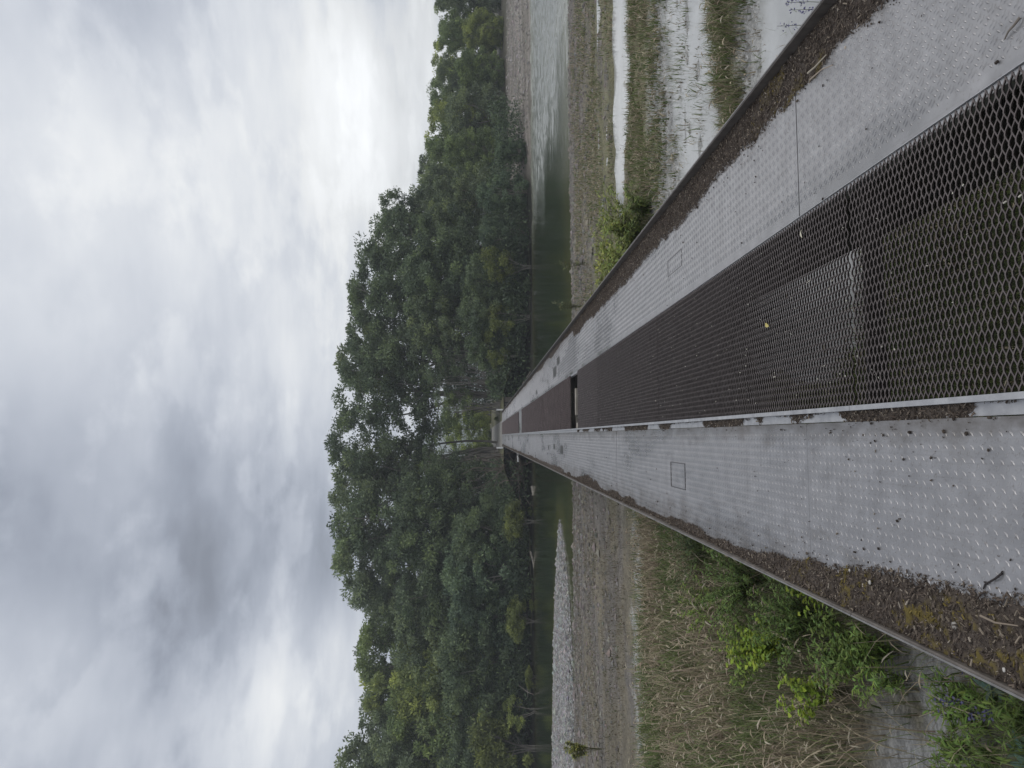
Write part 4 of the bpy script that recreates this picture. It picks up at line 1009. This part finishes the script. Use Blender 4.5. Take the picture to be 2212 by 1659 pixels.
# ------------------------------------------------------------------ camera
cam = bpy.data.cameras.new('camera'); co = bpy.data.objects.new('camera', cam); COL.objects.link(co)
cam.sensor_width = 36; cam.sensor_fit = 'HORIZONTAL'; cam.lens = 36 * FPX / 2212; cam.clip_start = .05; cam.clip_end = 4000
X = -UP; Yv = RT; Z = -FW                 # phone held on its side: picture right is down
co.matrix_world = Matrix(((X[0], Yv[0], Z[0], EYE[0]), (X[1], Yv[1], Z[1], EYE[1]), (X[2], Yv[2], Z[2], EYE[2]), (0, 0, 0, 1)))
scene.camera = co

# ------------------------------------------------------------------ sky and light
SUN_EL, SUN_AZ = R(58), R(105)             # azimuth from +Y towards +X
w = bpy.data.worlds.new('World'); scene.world = w; w.use_nodes = True
class WT(NT):
    def __init__(s): s.t = w.node_tree; s.t.nodes.clear(); s.out = s.n('ShaderNodeOutputWorld')
m = WT()
sky = m.n('ShaderNodeTexSky', sky_type='NISHITA', sun_disc=False); sky.sun_elevation = SUN_EL; sky.sun_rotation = SUN_AZ
b1 = m.n('ShaderNodeBackground'); b1.inputs[1].default_value = .08; m.l(sky.outputs[0], b1.inputs[0])
dirv = m.n('ShaderNodeTexCoord').outputs['Generated']
sep = m.n('ShaderNodeSeparateXYZ'); m.l(dirv, sep.inputs[0])
den = m.math('ADD', m.math('MAXIMUM', sep.outputs[2], 0.), .16)
cmb = m.n('ShaderNodeCombineXYZ'); m.l(m.math('DIVIDE', sep.outputs[0], den), cmb.inputs[0]); m.l(m.math('DIVIDE', sep.outputs[1], den), cmb.inputs[1])
pl = cmb.outputs[0]
n1 = m.ramp(m.noise(1.25, 10, .56, pl), [(.30, .15), (.46, .42), (.54, .62), (.70, .85)]); n2 = m.noise(.55, 4, .5, pl); n3 = m.noise(2.1, 9, .58, m.mapping(pl, (1., .8, 1)))
cs = m.n('ShaderNodeCombineXYZ'); m.l(m.math('DIVIDE', sep.outputs[0], m.math('MAXIMUM', sep.outputs[1], .2)), cs.inputs[0]); m.l(m.math('MULTIPLY', sep.outputs[2], 6.5), cs.inputs[1])
n4 = m.noise(2.3, 7, .55, cs.outputs[0])
low = m.n('ShaderNodeMapRange'); low.interpolation_type = 'SMOOTHSTEP'; m.l(sep.outputs[2], low.inputs[0]); low.inputs[1].default_value = .14; low.inputs[2].default_value = .55; low.inputs[3].default_value = 1.; low.inputs[4].default_value = .12
val = m.math('ADD', .43, m.math('MULTIPLY', m.math('SUBTRACT', n1, .5), .34))
val = m.math('ADD', val, m.math('MULTIPLY', m.math('SUBTRACT', n2, .5), .30))
val = m.math('ADD', val, m.math('MULTIPLY', m.math('MULTIPLY', m.math('SUBTRACT', n4, .5), low.outputs[0]), .5))
brk = m.ramp(n3, [(.50, 0.), (.56, .8), (.66, 1.)])
val = m.math('ADD', val, m.math('MULTIPLY', brk, .085))
def blob(px, py, k, amp):
    global val
    d = ray(px, py); v = m.n('ShaderNodeVectorMath', operation='DOT_PRODUCT'); m.l(dirv, v.inputs[0]); v.inputs[1].default_value = tuple(d)
    e = m.math('POWER', math.e, m.math('MULTIPLY', m.math('SUBTRACT', v.outputs['Value'], 1.), k))
    val = m.math('ADD', val, m.math('MULTIPLY', e, amp))
for b in [(780, 170, 70, .24), (800, 480, 90, .20), (870, 150, 160, .14), (20, 60, 20, .16), (300, 480, 60, .12), (20, 1480, 160, .20), (735, 1400, 260, .2), (590, 1540, 300, .20), (690, 820, 90, .10), (250, 720, 60, .06),
          (470, 60, 70, -.13), (560, 330, 160, -.08), (470, 1330, 10, -.085), (180, 1350, 25, -.05), (60, 900, 60, -.09), (650, 1250, 120, -.04)]: blob(*b)
val = m.math('MAXIMUM', val, .2)
ccol = m.mix(m.ramp(val, [(.28, 0.), (.72, 1.)]), (.90, .985, 1.17), (.985, 1.0, 1.005))
gain = m.n('ShaderNodeVectorMath', operation='SCALE'); m.l(ccol, gain.inputs[0]); m.l(val, gain.inputs['Scale'])
b2 = m.n('ShaderNodeBackground'); m.l(gain.outputs[0], b2.inputs[0]); b2.inputs[1].default_value = 1.0
mx = m.n('ShaderNodeMixShader'); mx.inputs[0].default_value = .96; m.l(b1.outputs[0], mx.inputs[1]); m.l(b2.outputs[0], mx.inputs[2]); m.l(mx.outputs[0], m.out.inputs[0])
sl = bpy.data.lights.new('sun', 'SUN'); sl.energy = 1.1; sl.angle = R(70); sl.color = (1, .97, .93)
so = bpy.data.objects.new('sun', sl); COL.objects.link(so)
sd = Vector((math.sin(SUN_AZ) * math.cos(SUN_EL), math.cos(SUN_AZ) * math.cos(SUN_EL), math.sin(SUN_EL)))
so.rotation_euler = sd.to_track_quat('Z', 'Y').to_euler()
hm = NT('rainy_air'); hm.m.node_tree.nodes.remove(hm.out); hm.out = hm.n('ShaderNodeOutputMaterial')
pv_ = hm.n('ShaderNodeVolumePrincipled'); pv_.inputs['Color'].default_value = (.90, .95, 1, 1); pv_.inputs['Density'].default_value = .0009; hm.l(pv_.outputs[0], hm.out.inputs['Volume'])
mb = MB(); mb.box(-350, 350, -80, 800, -8, 66); V, F = mb.get(); tag(build('haze', V, F, hm.m), 'thin pale rainy air over the whole river', 'haze', kind='stuff')
vs = scene.view_settings; vs.view_transform = 'Standard'; vs.look = 'None'; vs.gamma = 1; vs.exposure = .46
scene.cycles.max_bounces = 6; scene.cycles.diffuse_bounces = 3; scene.cycles.glossy_bounces = 3; scene.cycles.transmission_bounces = 3
scene.cycles.use_denoising = True
